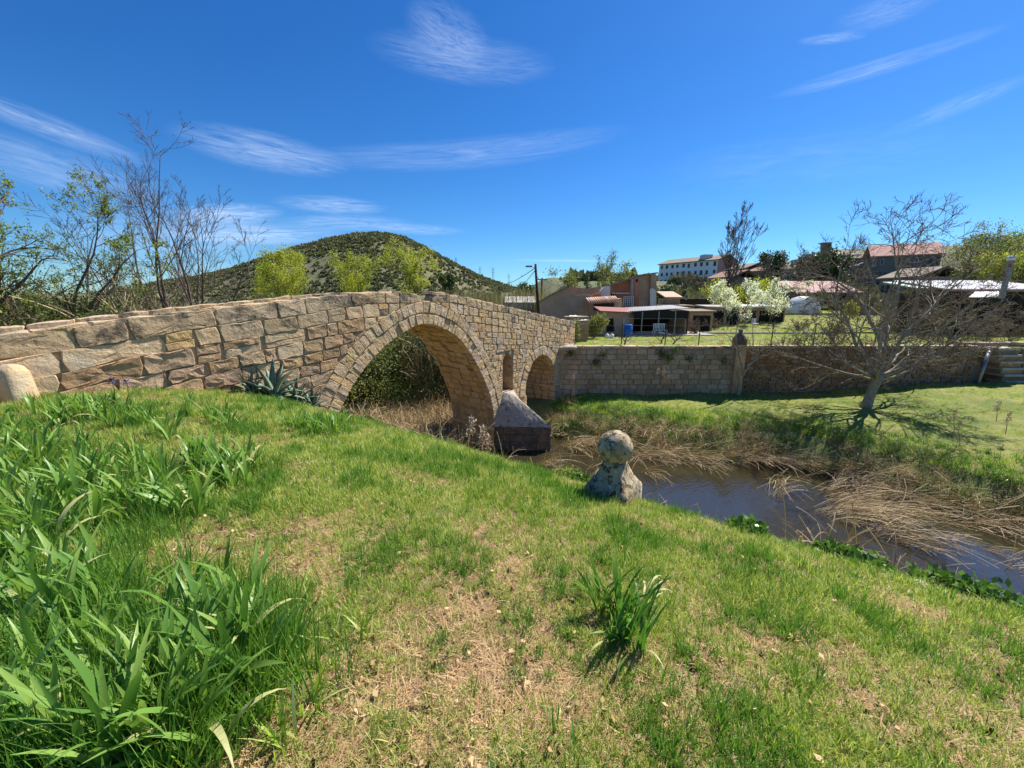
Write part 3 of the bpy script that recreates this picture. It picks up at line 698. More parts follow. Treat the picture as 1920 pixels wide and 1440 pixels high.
# ------------------------------------------------------------------ retaining walls
def wall_run(name, label, x0, x1, y0, y1, ztop, zbot, rh, ln, mat, rubble=False, mortar=M['mortar']):
    t = thing(name, label, 'wall', (x0, y0, zbot))
    P0, P1 = np.array((x0, y0), float), np.array((x1, y1), float); L = np.linalg.norm(P1 - P0); d = (P1 - P0) / L; nrm = np.array([d[1], -d[0]])
    fm = lambda a, b, h: (*(P0 + d * a + nrm * h), b)
    its = []; z = ztop - .14; k = 0
    ctr = MB(); ctr.prism([fm(0, zbot - .6, -.05), fm(L, zbot - .6, -.05), fm(L, ztop - .1, -.05), fm(0, ztop - .1, -.05)], (-nrm[0] * .5, -nrm[1] * .5, 0)); ctr.build('mortar_core', mortar, t)
    while z > zbot - .3:
        h_ = rh * random.uniform(.85, 1.15); a = -random.uniform(0, ln * .6)
        while a < L:
            b = a + ln * random.uniform(.6, 1.45); aa, bb = max(a, 0), min(b, L)
            if bb - aa > .05:
                j = (lambda: random.uniform(-.035, .035)) if rubble else (lambda: 0)
                pl = [(aa + j(), z - h_ + j()), (bb + j(), z - h_ + j()), (bb + j(), z + j()), (aa + j(), z + j())]
                its.append(((bb - aa) * h_ * (1 if z > zbot else .01), stone_geo(pl, fm, .09, .012 if rubble else .007, .03 if rubble else .009, .014 if rubble else .005, .2), mat, 'stone'))
            a = b
        z -= h_
    stones_out(its, 'stone', t, mat, 300)
    a = 0; its = []
    fc = lambda p, q, h: (*(P0 + d * p + nrm * q), ztop + h)
    while a < L:
        b = min(a + random.uniform(.6, 1.1), L)
        its.append((1, stone_geo([(a, -.5), (b, -.5), (b, .05), (a, .05)], fc, .13, .006, .012, .01, .3), M['coping'], 'coping_slab')); a = b
    stones_out(its, 'coping_slab', t, M['coping'], 300)
    return t
wall_run('retaining_wall', 'squared grey stone wall holding up the garden beside the bridge end', 2.3, 12.2, 21.45, 21.5, -.80, -3.75, .285, .52, M['wall'])
wall_run('retaining_wall', 'rough dark rubble wall behind the spreading bare tree, right of the pillar', 12.75, 25.8, 21.62, 21.75, -.80, -3.3, .20, .36, M['rubble'], True)
wall_run('garden_wall', 'rubble wall beyond the stone steps at the right edge', 28.3, 40, 22.0, 21.6, -.65, -2.9, .22, .4, M['rubble'], True)
# pillar with worn finial on the wall
pt_ = thing('wall_pillar', 'stone pillar with a worn pointed cap standing on the garden wall', 'pillar', (12.45, 21.5, -3.6))
pm = MB(); pm.box((12.47, 21.62, -2.2), (.55, .55, 3.0)); pm.build('shaft', M['wall'], pt_, bevel=.03)
pm = MB(); pm.lathe([(.26, -.75), (.27, -.42), (.25, -.38), (.20, -.24), (.12, -.10), (.09, -.06), (.12, .0), (.12, .08), (.05, .13)], (12.45, 21.62, .0), 16, [1, 1, .9, .8, .5, .2, 0, 0, 0]); pm.build('finial', M['cut'], pt_, True)
# steps
st = thing('stone_steps', 'stone steps climbing against the wall at the right edge', 'steps', (26.9, 21.3, -2.9))
for i in range(6):
    s_ = MB(); s_.box((27.0 + .28 * (5 - i) * .55, 21.75 + 0.02 * i, -2.75 + i * .36), (1.25, 1.0 , .13)); s_.build('step', M['concrete'], st, bevel=.02)
    s_ = MB(); s_.box((27.1 + .28 * (5 - i) * .55, 21.9, -2.95 + i * .36), (1.15, .9, .26)); s_.build('riser', M['rubble'], st, bevel=.02)
s_ = MB(); s_.box((27.4, 22.75, -2.1), (3.4, .8, 2.8)); s_.build('back_wall', M['rubble'], st)
pp = MB(); pp.tube([(25.2, 20.9, -2.75), (26.0, 21.4, -.85)], .085, 12)
tag(pp.build('drain_pipe', M['metal'], smooth=True), 'grey metal pipe leaning against the dark wall beside the steps', 'pipe')

# ------------------------------------------------------------------ plants: ribbons, tubes, scatter
def ribbons(P, wd, side):
    """P (n, s, 3) centre lines, wd (n, s) half widths, side (n, 3). Returns V, quads."""
    n_, s_ = P.shape[:2]; off = side[:, None, :] * wd[:, :, None]
    V = np.stack([P - off, P + off], 2).reshape(-1, 3)
    b = (np.arange(n_) * s_ * 2)[:, None] + (np.arange(s_ - 1) * 2)[None]; b = b.ravel()
    return V, np.stack([b, b + 1, b + 3, b + 2], -1)
def blades(rng, n_, spread, h, wdt, lean, seg=3, curl=.5, flat=0.0):
    a = rng.uniform(0, 2 * PI, n_); r = spread * np.sqrt(rng.uniform(0, 1, n_)); base = np.stack([r * np.cos(a), r * np.sin(a), np.full(n_, -.01)], -1)
    a2 = a + rng.normal(0, 1.0, n_); L = h * rng.uniform(.5, 1.15, n_); ln = np.abs(rng.normal(0, lean, n_)) + .08 + flat
    t = np.linspace(0, 1, seg + 1)[None]
    ang = np.clip(ln[:, None] * (1 + curl * 2 * t), 0, 1.75)
    ds = L[:, None] / seg
    hx = np.concatenate([np.zeros((n_, 1)), np.cumsum(np.sin(ang[:, 1:]) * ds, 1)], 1); hz = np.concatenate([np.zeros((n_, 1)), np.cumsum(np.cos(ang[:, 1:]) * ds, 1)], 1)
    P = base[:, None, :] + np.stack([hx * np.cos(a2)[:, None], hx * np.sin(a2)[:, None], hz], -1)
    wd = wdt * rng.uniform(.6, 1.2, n_)[:, None] * (1 - t ** 1.8 * .93)
    sa = a2 + PI / 2 + rng.normal(0, .5, n_)
    return ribbons(P, wd, np.stack([np.cos(sa), np.sin(sa), np.zeros(n_)], -1))
def merge(parts):
    V = []; F = []; k = 0
    for v, f in parts: V.append(v); F.append(np.asarray(f) + k); k += len(v)
    return np.concatenate(V), np.concatenate(F)
def leafquads(rng, C, size, aspect=.5, up=.3):
    n_ = len(C); d = rng.normal(0, 1, (n_, 3)); d /= np.linalg.norm(d, axis=1, keepdims=True); d[:, 2] += up
    e = np.cross(d, rng.normal(0, 1, (n_, 3))); e /= np.linalg.norm(e, axis=1, keepdims=True) + 1e-9
    s_ = size * rng.uniform(.6, 1.3, (n_, 1))
    V = np.stack([C, C + d * s_ * .5 + e * s_ * aspect * .5, C + d * s_, C + d * s_ * .5 - e * s_ * aspect * .5], 1).reshape(-1, 3)
    return V, np.arange(n_ * 4).reshape(-1, 4)
protocol = bpy.data.collections.new('clump_library')
def proto(name, V, F, mat):
    o = bpy.data.objects.new(name, npmesh(name, V, [F], mat)); return o
def scatter(name, protos, P, rot, scl, pid, kind='stuff', parent=None):
    cl = bpy.data.collections.new(name + '_library')
    for i, p_ in enumerate(protos): p_.name = '%03d_' % i + name + '_clump'; cl.objects.link(p_)
    me = bpy.data.meshes.new(name); P = np.asarray(P, np.float32); me.vertices.add(len(P)); me.vertices.foreach_set('co', P.ravel())
    a = me.attributes.new('rot', 'FLOAT_VECTOR', 'POINT'); a.data.foreach_set('vector', np.asarray(rot, np.float32).ravel())
    a = me.attributes.new('scl', 'FLOAT', 'POINT'); a.data.foreach_set('value', np.asarray(scl, np.float32).ravel())
    a = me.attributes.new('pid', 'INT', 'POINT'); a.data.foreach_set('value', np.asarray(pid, np.int32).ravel())
    o = obj(name, me, parent); o['kind'] = kind
    gt = bpy.data.node_groups.new(name, 'GeometryNodeTree')
    gt.interface.new_socket('Geometry', in_out='INPUT', socket_type='NodeSocketGeometry'); gt.interface.new_socket('Geometry', in_out='OUTPUT', socket_type='NodeSocketGeometry')
    N = gt.nodes; Lk = gt.links
    gi, go = N.new('NodeGroupInput'), N.new('NodeGroupOutput'); ip = N.new('GeometryNodeInstanceOnPoints'); ci = N.new('GeometryNodeCollectionInfo')
    ci.inputs['Collection'].default_value = cl; ci.inputs['Separate Children'].default_value = True; ci.inputs['Reset Children'].default_value = True
    Lk.new(gi.outputs[0], ip.inputs['Points']); Lk.new(ci.outputs[0], ip.inputs['Instance']); ip.inputs['Pick Instance'].default_value = True
    for nm, ty, sk in (('rot', 'FLOAT_VECTOR', 'Rotation'), ('scl', 'FLOAT', 'Scale'), ('pid', 'INT', 'Instance Index')):
        na = N.new('GeometryNodeInputNamedAttribute'); na.data_type = ty; na.inputs['Name'].default_value = nm
        Lk.new(na.outputs['Attribute'], ip.inputs[sk])
    Lk.new(ip.outputs[0], go.inputs[0])
    md = o.modifiers.new('scatter', 'NODES'); md.node_group = gt
    return o
def seeds(rng, n_, x0, x1, y0, y1, fn):
    x = rng.uniform(x0, x1, n_); y = rng.uniform(y0, y1, n_); k = fn(x, y); return x[k], y[k]

rg = np.random.default_rng(3)
gp = []
for i in range(5): gp.append(proto('g', *blades(rg, 13, .030, .12, .0040, .6, 4), M['grass' if i < 2 else 'grassyel']))
for i in range(2): gp.append(proto('g', *blades(rg, 15, .03, .18, .0042, .45, 4), M['grassdark']))
for i in range(4): gp.append(proto('g', *blades(rg, 20, .06, .065, .0020, .3, 3, .3, .75), M['straw']))
for i in range(2):
    # small broad leafed weeds
    gp.append(proto('g', *blades(rg, 9, .012, .10, .012, .2, 4, .4, .7), M['clover']))
def lawnmask(x, y):
    U, V = UV(x, y); z = H(x, y)
    return (V > -10.4 + 0) & (V < 9.5) & (U < 7.2) & (y > -.5) & (np.abs(x) < 1.45 * np.maximum(y, 0) + 2.6)
def polar(n_, r0, r1, p):
    r = (r0 ** (2 - p) + rg.uniform(0, 1, n_) * (r1 ** (2 - p) - r0 ** (2 - p))) ** (1 / (2 - p)); a = rg.uniform(-1.25, 1.25, n_)
    x, y = r * np.sin(a), r * np.cos(a) - .25; k = lawnmask(x, y); return x[k], y[k]
def greenness(x, y):
    d = np.hypot(x, y)
    g_ = fbm(x * 1.3, y * 1.3, 21, 4) * .75 + .55 * (fbm(x * 4.5, y * 4.5, 22, 3) - .5) + .18
    dry = .42 * np.exp(-((x + .55) ** 2 / .5 + (y - 1.35) ** 2 / .7)) + .16 * np.exp(-((x - 1.6) ** 2 + (y - .9) ** 2) / 1.2) + .38 * np.exp(-((x + 1.55) ** 2 / .8 + (y - 2.5) ** 2 / .3)) + .14 * np.exp(-((x + .05) ** 2 / .5 + (y - 2.1) ** 2 / .4))
    return g_ - dry * .85 + .06 + .10 * sstep(2.2, 4.2, d)
x, y = polar(90000, .9, 13, 1.3); k = fbm(x * 6, y * 6, 77, 2) > .33; x, y = x[k], y[k]; n_ = len(x)
scatter('dry_thatch', gp[7:11], np.stack([x, y, H(x, y)], -1), np.stack([rg.normal(0, .15, n_), rg.normal(0, .15, n_), rg.uniform(0, 6.28, n_)], -1), rg.uniform(.6, 1.2, n_) * (1 - .3 * (greenness(x, y) > .6)), rg.integers(0, 4, n_))
x, y = polar(210000, .9, 13, 1.25); rr = rg.uniform(0, 1, len(x)); g_ = greenness(x, y)
k = (g_ + (rr - .5) * .85 + .01 + .38 * (fbm(x * 8, y * 8, 61, 2) - .5)) > .52; x, y, g_ = x[k], y[k], g_[k]; d = np.hypot(x, y)
n_ = len(x); pid = rg.integers(0, 5, n_)
pid = np.where(rg.uniform(0, 1, n_) < .34 * (vnoise(x * 3.1, y * 3.1, 44) > .62) + .03, rg.integers(5, 7, n_), pid)
pid = np.where(rg.uniform(0, 1, n_) < .03 + .12 * (vnoise(x * 1.9, y * 1.9, 33) > .78), rg.integers(7, 9, n_), pid)
scl = rg.uniform(.45, 1.15, n_) * (.50 + .55 * np.clip(g_ - .40, 0, .6) + .16 * sstep(2.5, 6, d))
scatter('lawn_grass', gp[:7] + gp[11:], np.stack([x, y, H(x, y)], -1), np.stack([rg.normal(0, .2, n_), rg.normal(0, .2, n_), rg.uniform(0, 6.28, n_)], -1), scl, pid)

dl = [proto('d', *leafquads(rg, rg.normal(0, .02, (3, 3)) * (1, 1, .2) + (0, 0, .012), .028, .7, -.2), M['straw']) for i in range(3)]
x, y = polar(1600, .9, 9, 1.2); n_ = len(x)
scatter('fallen_leaves', dl, np.stack([x, y, H(x, y) + .015], -1), np.stack([rg.normal(0, .3, n_), rg.normal(0, .3, n_), rg.uniform(0, 6.28, n_)], -1), rg.uniform(.5, 1.2, n_), rg.integers(0, 3, n_))
x, y = polar(900, .9, 8, 1.2); k = greenness(x, y) < .62; x, y = x[k], y[k]; n_ = len(x); cl_ = []
for i in range(3): c = rg.normal(0, 1, (26, 3)); c /= np.linalg.norm(c, axis=1, keepdims=True); cl_.append(proto('e', *leafquads(rg, c * .007, .010, .9), M['soil']))
scatter('soil_crumbs', cl_, np.stack([x, y, H(x, y) + .004], -1), np.stack([0 * x, 0 * x, rg.uniform(0, 6.28, n_)], -1), rg.uniform(.6, 1.8, n_), rg.integers(0, 3, n_))

# meadow across the stream and garden turf
mp = [proto('m', *blades(rg, 22, .14, .20, .006, .5, 3), M['meadow']) for i in range(4)] + [proto('m', *blades(rg, 18, .12, .34, .007, .45, 3), M['grassdark']) for i in range(2)] + [proto('m', *blades(rg, 18, .12, .14, .006, .3, 3, .3, .7), M['straw']) for i in range(2)]
def medge(x, y): U, V = UV(x, y); return U - np.interp(V, PFV, PFU)
x, y = seeds(rg, 60000, 1.5, 44, 2, WALLY - .05, lambda x, y: (medge(x, y) > 1.2) & (UV(x, y)[1] > -10.3) & (rg.uniform(0, 1, len(x)) < np.clip(1.3 - np.hypot(x, y) / 60, .4, 1)))
n_ = len(x); e = medge(x, y); nn = fbm(x * .45, y * .45, 4); sh = sstep(4.2, 1.6, e)
pid = np.where((rg.uniform(0, 1, n_) < .35 * sh + .05), rg.integers(4, 6, n_), np.where(rg.uniform(0, 1, n_) < .12 + .5 * (nn > .55), rg.integers(6, 8, n_), rg.integers(0, 4, n_)))
scl = rg.uniform(.45, 1.0, n_) * (.45 + .75 * sh)
scatter('meadow_grass', mp, np.stack([x, y, H(x, y)], -1), np.stack([rg.normal(0, .15, n_), rg.normal(0, .15, n_), rg.uniform(0, 6.28, n_)], -1), scl, pid)
mp = [proto('m', *blades(rg, 18, .2, .16, .009, .5, 2), M['meadow']) for i in range(3)] + [proto('m', *blades(rg, 18, .2, .12, .009, .5, 2), M['straw']) for i in range(2)]
x, y = seeds(rg, 26000, 2, 60, WALLY + .4, 58, lambda x, y: (UV(x, y)[0] > 19.3))
n_ = len(x); scatter('garden_grass', mp, np.stack([x, y, HG(x, y)], -1), np.stack([0 * x, 0 * x, rg.uniform(0, 6.28, n_)], -1), rg.uniform(.4, 1.2, n_), rg.choice([0, 1, 2, 0, 1, 3, 4], n_))

# tangle of dead reeds: long stems combed downstream over the water
def stems(rng, n_, L, spread, az0, azs, lean, leans, wdt, seg=5, curve=.5, zj=.0):
    az_ = az0 + rng.normal(0, azs, n_); ln = np.clip(lean + rng.normal(0, leans, n_), -.2, 1.75); t = np.linspace(0, 1, seg + 1)[None]
    ang = np.clip(ln[:, None] * (1 - curve + 2 * curve * t), -.3, 1.85); l_ = (L * rng.uniform(.4, 1.2, n_))[:, None] / seg
    hx = np.concatenate([np.zeros((n_, 1)), np.cumsum(np.sin(ang[:, 1:]) * l_, 1)], 1); hz = np.concatenate([np.zeros((n_, 1)), np.cumsum(np.cos(ang[:, 1:]) * l_, 1)], 1)
    wob = az_[:, None] + rng.normal(0, .12, (n_, 1)) * t * 2
    b = rng.normal(0, spread, (n_, 3)); b[:, 2] = rng.uniform(0, zj + 1e-6, n_)
    P = b[:, None] + np.stack([hx * np.cos(wob), hx * np.sin(wob), hz], -1)
    sa = rng.uniform(0, PI, n_); sd = np.stack([np.cos(sa), np.sin(sa), rng.uniform(-.5, .5, n_)], -1)
    return ribbons(P, wdt * rng.uniform(.6, 1.3, (n_, 1)) * np.ones_like(t), sd)
AZV = math.atan2(BV[1], BV[0])                       # downstream
flow = [proto('f', *stems(rg, 34, 1.9, .16, AZV, .30, 1.25, .18, .0062, 6, .30), M['reed']) for i in range(5)]
tang = [proto('t', *stems(rg, 60, 1.0, .22, 0, 3.0, 1.0, .5, .0075, 6, .75, .35), M['reed']) for i in range(4)]
gsc = [proto('s', *merge([leafquads(rg, rg.normal(0, .22, (260, 3)) * (1, 1, .8) + (0, 0, .22), .075, .4)]), M['bushgrey']) for i in range(3)]
ivs = [proto('s', *merge([leafquads(rg, rg.normal(0, .22, (220, 3)) * (1, 1, .7) + (0, 0, .2), .085, .75)]), M['ivy']) for i in range(2)]
x, y = seeds(rg, 30000, -3, 34, -8, 21, lambda x, y: (UV(x, y)[1] > -8.4) & (UV(x, y)[1] < 14))
U, V = UV(x, y); e = medge(x, y); dens = fbm(U * .75, V * .35, 31, 3)
prob = np.where((e < .4) & (e > -4.6), .012 + .6 * np.exp(-((e + .2) / .5) ** 2) + 1.35 * np.clip(dens - .545, 0, 1) * 4 * (e > -4.0) * sstep(-5, 3, V), 0)
prob = np.where((e < .3) & (e > -1.2) & (V < -3), np.maximum(prob, .5), prob)
k = rg.uniform(0, 1, len(x)) < prob * .34
x, y, e = x[k], y[k], e[k]; n_ = len(x)
scatter('fallen_reeds', flow, np.stack([x, y, np.full(n_, WATER - .08) + .10 * rg.uniform(0, 1, n_)], -1), np.stack([rg.normal(0, .05, n_), rg.normal(0, .05, n_), rg.normal(.10, .42, n_)], -1), rg.uniform(.35, 1.2, n_), rg.integers(0, 5, n_))
x, y = seeds(rg, 26000, -3, 36, -8, 21, lambda x, y: (medge(x, y) > -.5) & (medge(x, y) < 1.9) & (UV(x, y)[1] > -9.8) & (UV(x, y)[1] < 12))
e = medge(x, y); U, V = UV(x, y); k = rg.uniform(0, 1, len(x)) < np.where(e < 1.0, .42, .12 + .2 * (V < -5)); x, y, e = x[k], y[k], e[k]; n_ = len(x); nn = fbm(x * .6, y * .6, 14, 3)
pid = np.where(rg.uniform(0, 1, n_) < .62 - .38 * sstep(.4, 1.6, e) - .2 * (nn > .5), rg.integers(0, 4, n_), np.where(rg.uniform(0, 1, n_) < .85, rg.integers(4, 7, n_), rg.integers(7, 9, n_)))
scatter('bank_undergrowth', tang + gsc + ivs, np.stack([x, y, H(x, y) - .02], -1), np.stack([rg.normal(0, .2, n_), rg.normal(0, .2, n_), rg.uniform(0, 6.28, n_)], -1), rg.uniform(.5, 1.05, n_) * np.where(pid < 4, .75, .8), pid)
# reeds and litter beyond and beneath the arches, and dry stems on the near bank
x, y = seeds(rg, 9000, -14, 14, 6, 34, lambda x, y: (UV(x, y)[1] < -11.2) & (UV(x, y)[1] > -19) & (UV(x, y)[0] > 7) & (UV(x, y)[0] < 18))
k = ((UV(x, y)[0] < 12.6) | (UV(x, y)[1] < -13.3)) & (rg.uniform(0, 1, len(x)) < .5); x, y = x[k], y[k]; n_ = len(x)
scatter('reed_litter', tang, np.stack([x, y, np.maximum(H(x, y), WATER) - .03], -1), np.stack([rg.normal(0, .1, n_), rg.normal(0, .1, n_), rg.uniform(0, 6.28, n_)], -1), rg.uniform(.6, 1.1, n_) * np.array([1.]), rg.integers(0, 4, n_))
x, y = seeds(rg, 16000, -8, 16, -2, 16, lambda x, y: (UV(x, y)[0] > 5.3) & (UV(x, y)[0] < 10.3) & (UV(x, y)[1] > -9.5) & (UV(x, y)[1] < 10))
k = rg.uniform(0, 1, len(x)) < .16; x, y = x[k], y[k]; n_ = len(x)
pid = np.where(rg.uniform(0, 1, n_) < .5, rg.integers(0, 4, n_), rg.integers(4, 6, n_))
scatter('near_bank_undergrowth', tang + ivs, np.stack([x, y, H(x, y) - .05], -1), np.stack([rg.normal(0, .2, n_), rg.normal(0, .2, n_), rg.uniform(0, 6.28, n_)], -1), rg.uniform(.4, .8, n_) , pid)

# thicket seen through the arch; darker leaves paint in its shade
thk = [proto('k', *merge([leafquads(rg, rg.normal(0, .55, (800, 3)) * (1, 1, .9), .10, .5)]), M['dark' if i else 'olive']) for i in range(3)] + [proto('k', *stems(rg, 90, 2.2, .3, 0, 3, .5, .4, .010, 6, .8, .2), M['reed']) for i in range(2)]
x, y = seeds(rg, 1500, -30, 10, 6, 40, lambda x, y: (UV(x, y)[1] < -17.5) & (UV(x, y)[1] > -25) & (UV(x, y)[0] > -3) & (UV(x, y)[0] < 19.5))
U, V = UV(x, y); n_ = len(x); hgt = rg.uniform(0, 1, n_); base = H(x, y)
zz = base + hgt * np.clip(.6 - base, 1.4, 5.6) * np.clip((-V - 16.5) / 3, .35, 1)
scatter('riverside_thicket', thk, np.stack([x, y, zz], -1), np.stack([rg.uniform(0, .4, n_), rg.uniform(0, .4, n_), rg.uniform(0, 6.28, n_)], -1), rg.uniform(.8, 1.3, n_), np.where(hgt < .5, rg.integers(0, 5, n_), rg.integers(0, 3, n_)))

# ------------------------------------------------------------------ trees
def perp(v, rng):
    a = np.cross(v, rng.normal(0, 1, 3)); return a / (np.linalg.norm(a) + 1e-9)
def grow(rng, stems_, levels, up=.2, gnarl=.12):
    """stems_: list of (start, dir, length, radius). levels: dicts n, ang, len, rad, seg, t0."""
    out_ = []
    def seg_line(p, d, L, r, seg, gn_, up_, rend):
        P = [np.array(p, float)]; D = [d]; Rr = [r]
        for i in range(seg):
            d = d + rng.normal(0, gn_, 3) + np.array([0, 0, up_]) * (1 / seg); d = d / np.linalg.norm(d)
            P.append(P[-1] + d * L / seg); D.append(d); Rr.append(r + (rend - r) * (i + 1) / seg)
        return np.array(P), D, np.array(Rr)
    cur = []
    for (p, d, L, r) in stems_:
        d = np.array(d, float); d /= np.linalg.norm(d); cur.append(seg_line(p, d, L, r, 8, gnarl * 1.0, up * .4, r * .12) + (L, r))
    out_.append([(c[0], c[2]) for c in cur])
    for lv in levels:
        nxt = []
        for (P, D, Rr, L, r) in cur:
            m_ = max(1, int(round(lv['n'] * rng.uniform(.7, 1.3)))); sg = len(P) - 1
            for q in range(m_):
                t = rng.uniform(lv.get('t0', .25), 1.0) if q > 1 else 1 - .12 * q; i = min(int(t * sg), sg - 1); f_ = t * sg - i
                p = P[i] * (1 - f_) + P[i + 1] * f_; d = D[min(i + 1, sg)]
                a = rad(lv['ang']) * rng.uniform(.6, 1.3); nd = d * math.cos(a) + perp(d, rng) * math.sin(a)
                L2 = L * lv['len'] * rng.uniform(.6, 1.25) * (1.15 - .6 * t); r2 = max(min((Rr[i]) * lv['rad'], Rr[i] * .9), lv.get('rmin', .004))
                nxt.append(seg_line(p, nd / np.linalg.norm(nd), L2, r2, lv['seg'], lv.get('gn', gnarl), lv.get('up', up), max(r2 * .35, lv.get('rmin', .004) * .7)) + (L2, r2))
        out_.append([(c[0], c[2]) for c in nxt]); cur = nxt
    return out_
def tubemesh(branches, k):
    by = {}
    for P, Rr in branches: by.setdefault(len(P), []).append((P, Rr))
    VV = []; FF = []; base = 0
    for s_, lst in by.items():
        P = np.array([q[0] for q in lst]); Rr = np.array([q[1] for q in lst]); n_ = len(lst)
        T = np.gradient(P, axis=1); T /= np.linalg.norm(T, axis=2, keepdims=True) + 1e-9
        ref = np.where(np.abs(T[:, :1, 2:3]) > .8, np.array([1., 0, 0]), np.array([0, 0, 1.])); A = np.cross(T, ref); A /= np.linalg.norm(A, axis=2, keepdims=True) + 1e-9; B = np.cross(T, A)
        th = np.arange(k) * 2 * PI / k
        V = P[:, :, None] + (A[:, :, None] * np.cos(th)[:, None] + B[:, :, None] * np.sin(th)[:, None]) * Rr[:, :, None, None]
        i = np.arange(n_)[:, None, None] * s_ * k + np.arange(s_ - 1)[None, :, None] * k; j = np.arange(k)[None, None]; j1 = (np.arange(k) + 1)[None, None] % k
        a = i + j; b = i + j1; FF.append((np.stack([a, b, b + k, a + k], -1).reshape(-1, 4)) + base); VV.append(V.reshape(-1, 3)); base += n_ * s_ * k
    return np.concatenate(VV), np.concatenate(FF)
def tree(name, label, loc, stems_, levels, seed, bark='bark', twig='twig', leaf=None, nleaf=0, lsize=.06, lasp=.5, up=.2, gnarl=.12, group=None, cat='tree', spread=.05, split=1, leafcut=None):
    rng = np.random.default_rng(seed); loc = Vector(loc); t = thing(name, label, cat, loc, group)
    lv = grow(rng, [(np.array(p, float) + np.array(loc), d, L, r) for p, d, L, r in stems_], levels, up, gnarl)
    V, F = merge([tubemesh(b, 8 if i == 0 else 6) for i, b in enumerate(lv[:split + 1])]); obj('trunk', npmesh('trunk', V, [F], M[bark], True), t)
    if len(lv) > split + 1:
        V, F = merge([tubemesh(b, 4 if i == 0 else 3) for i, b in enumerate(lv[split + 1:])]); obj('twigs', npmesh('twigs', V, [F], M[twig]), t)
    if leaf:
        ends = lv[-1]; C = []
        for q in range(nleaf):
            P = ends[rng.integers(len(ends))][0]; s_ = rng.uniform(.2, 1) * (len(P) - 1); i = min(int(s_), len(P) - 2); C.append(P[i] + (P[i + 1] - P[i]) * (s_ - i) + rng.normal(0, spread, 3))
        C = np.array(C)
        if leafcut is not None: C = C[leafcut(C)]
        V, F = leafquads(rng, C, lsize, lasp); obj('crown', npmesh('crown', V, [F], M[leaf]), t)
    return t

# big bare tree behind the left parapet
b0 = at(330, 600, 13.6); bx = (b0.x, 13.6, -.6)
sts = [((0, 0, 0), (-.10, .1, 1), 6.0, .065), ((.25, .1, 0), (.12, 0, 1), 5.6, .06), ((-.2, .1, 0), (-.38, .1, 1), 6.2, .055), ((.3, .2, 0), (.50, -.1, 1), 5.0, .05), ((-.1, -.1, 0), (-.10, .1, 1), 6.9, .06), ((-.3, 0, 0), (-.6, -.1, .9), 4.8, .042), ((.5, .1, 0), (.8, 0, .8), 4.6, .04), ((.1, .3, 0), (.25, .2, 1), 5.4, .045), ((-.1, .3, 0), (-.2, .3, 1), 5.6, .045)]
tree('bare_tree', 'tall leafless many-stemmed tree behind the left part of the bridge parapet', bx, sts,
     [dict(n=11, ang=38, len=.42, rad=.5, seg=6, t0=.18, up=.35), dict(n=8, ang=38, len=.45, rad=.55, seg=5, up=.25, rmin=.0055), dict(n=5, ang=40, len=.5, rad=.6, seg=4, rmin=.004)], 5, 'twigred', 'twigred', up=.3, gnarl=.07)
b0 = at(88, 600, 12.6)
tree('leafy_tree', 'tree with sparse fresh leaf tufts standing left of the tall bare tree', (b0.x, 12.6, -.7), [((0, 0, 0), (-.02, 0, 1), 6.2, .10), ((-.2, 0, .2), (-.35, .1, 1), 5.4, .08), ((.2, 0, .1), (.45, .1, 1), 4.8, .07), ((0, .2, 0), (.18, -.2, 1), 5.4, .07), ((0, .2, 0), (-.6, -.2, 1), 4.4, .05), ((0, .3, 0), (.05, .2, 1), 5.6, .06)],
     [dict(n=11, ang=44, len=.38, rad=.5, seg=6, t0=.15, up=.2), dict(n=8, ang=42, len=.45, rad=.55, seg=5, rmin=.0055), dict(n=5, ang=40, len=.5, rad=.6, seg=3, rmin=.004)], 8, 'twigred', 'twigred', 'young', 13000, .07, .55, up=.2, gnarl=.14, spread=.045)
b0 = at(-30, 600, 11.5)
tree('leafy_tree', 'leaning leafy tree cut off by the left edge of the photo', (b0.x - .3, 11.5, -.6), [((0, 0, 0), (.12, 0, 1), 6.0, .12), ((.2, 0, 0), (.32, .1, 1), 5.0, .08), ((-.1, 0, 0), (-.3, .1, 1), 5.3, .08), ((-.1, 0, 0), (.0, .1, 1), 5.3, .06)],
     [dict(n=11, ang=44, len=.38, rad=.55, seg=6, t0=.15, up=.15), dict(n=8, ang=40, len=.45, rad=.55, seg=5, rmin=.006), dict(n=4, ang=40, len=.5, rad=.6, seg=3, rmin=.004)], 9, 'twigred', 'twigred', 'young', 7500, .07, .55, up=.2, gnarl=.16, spread=.045)
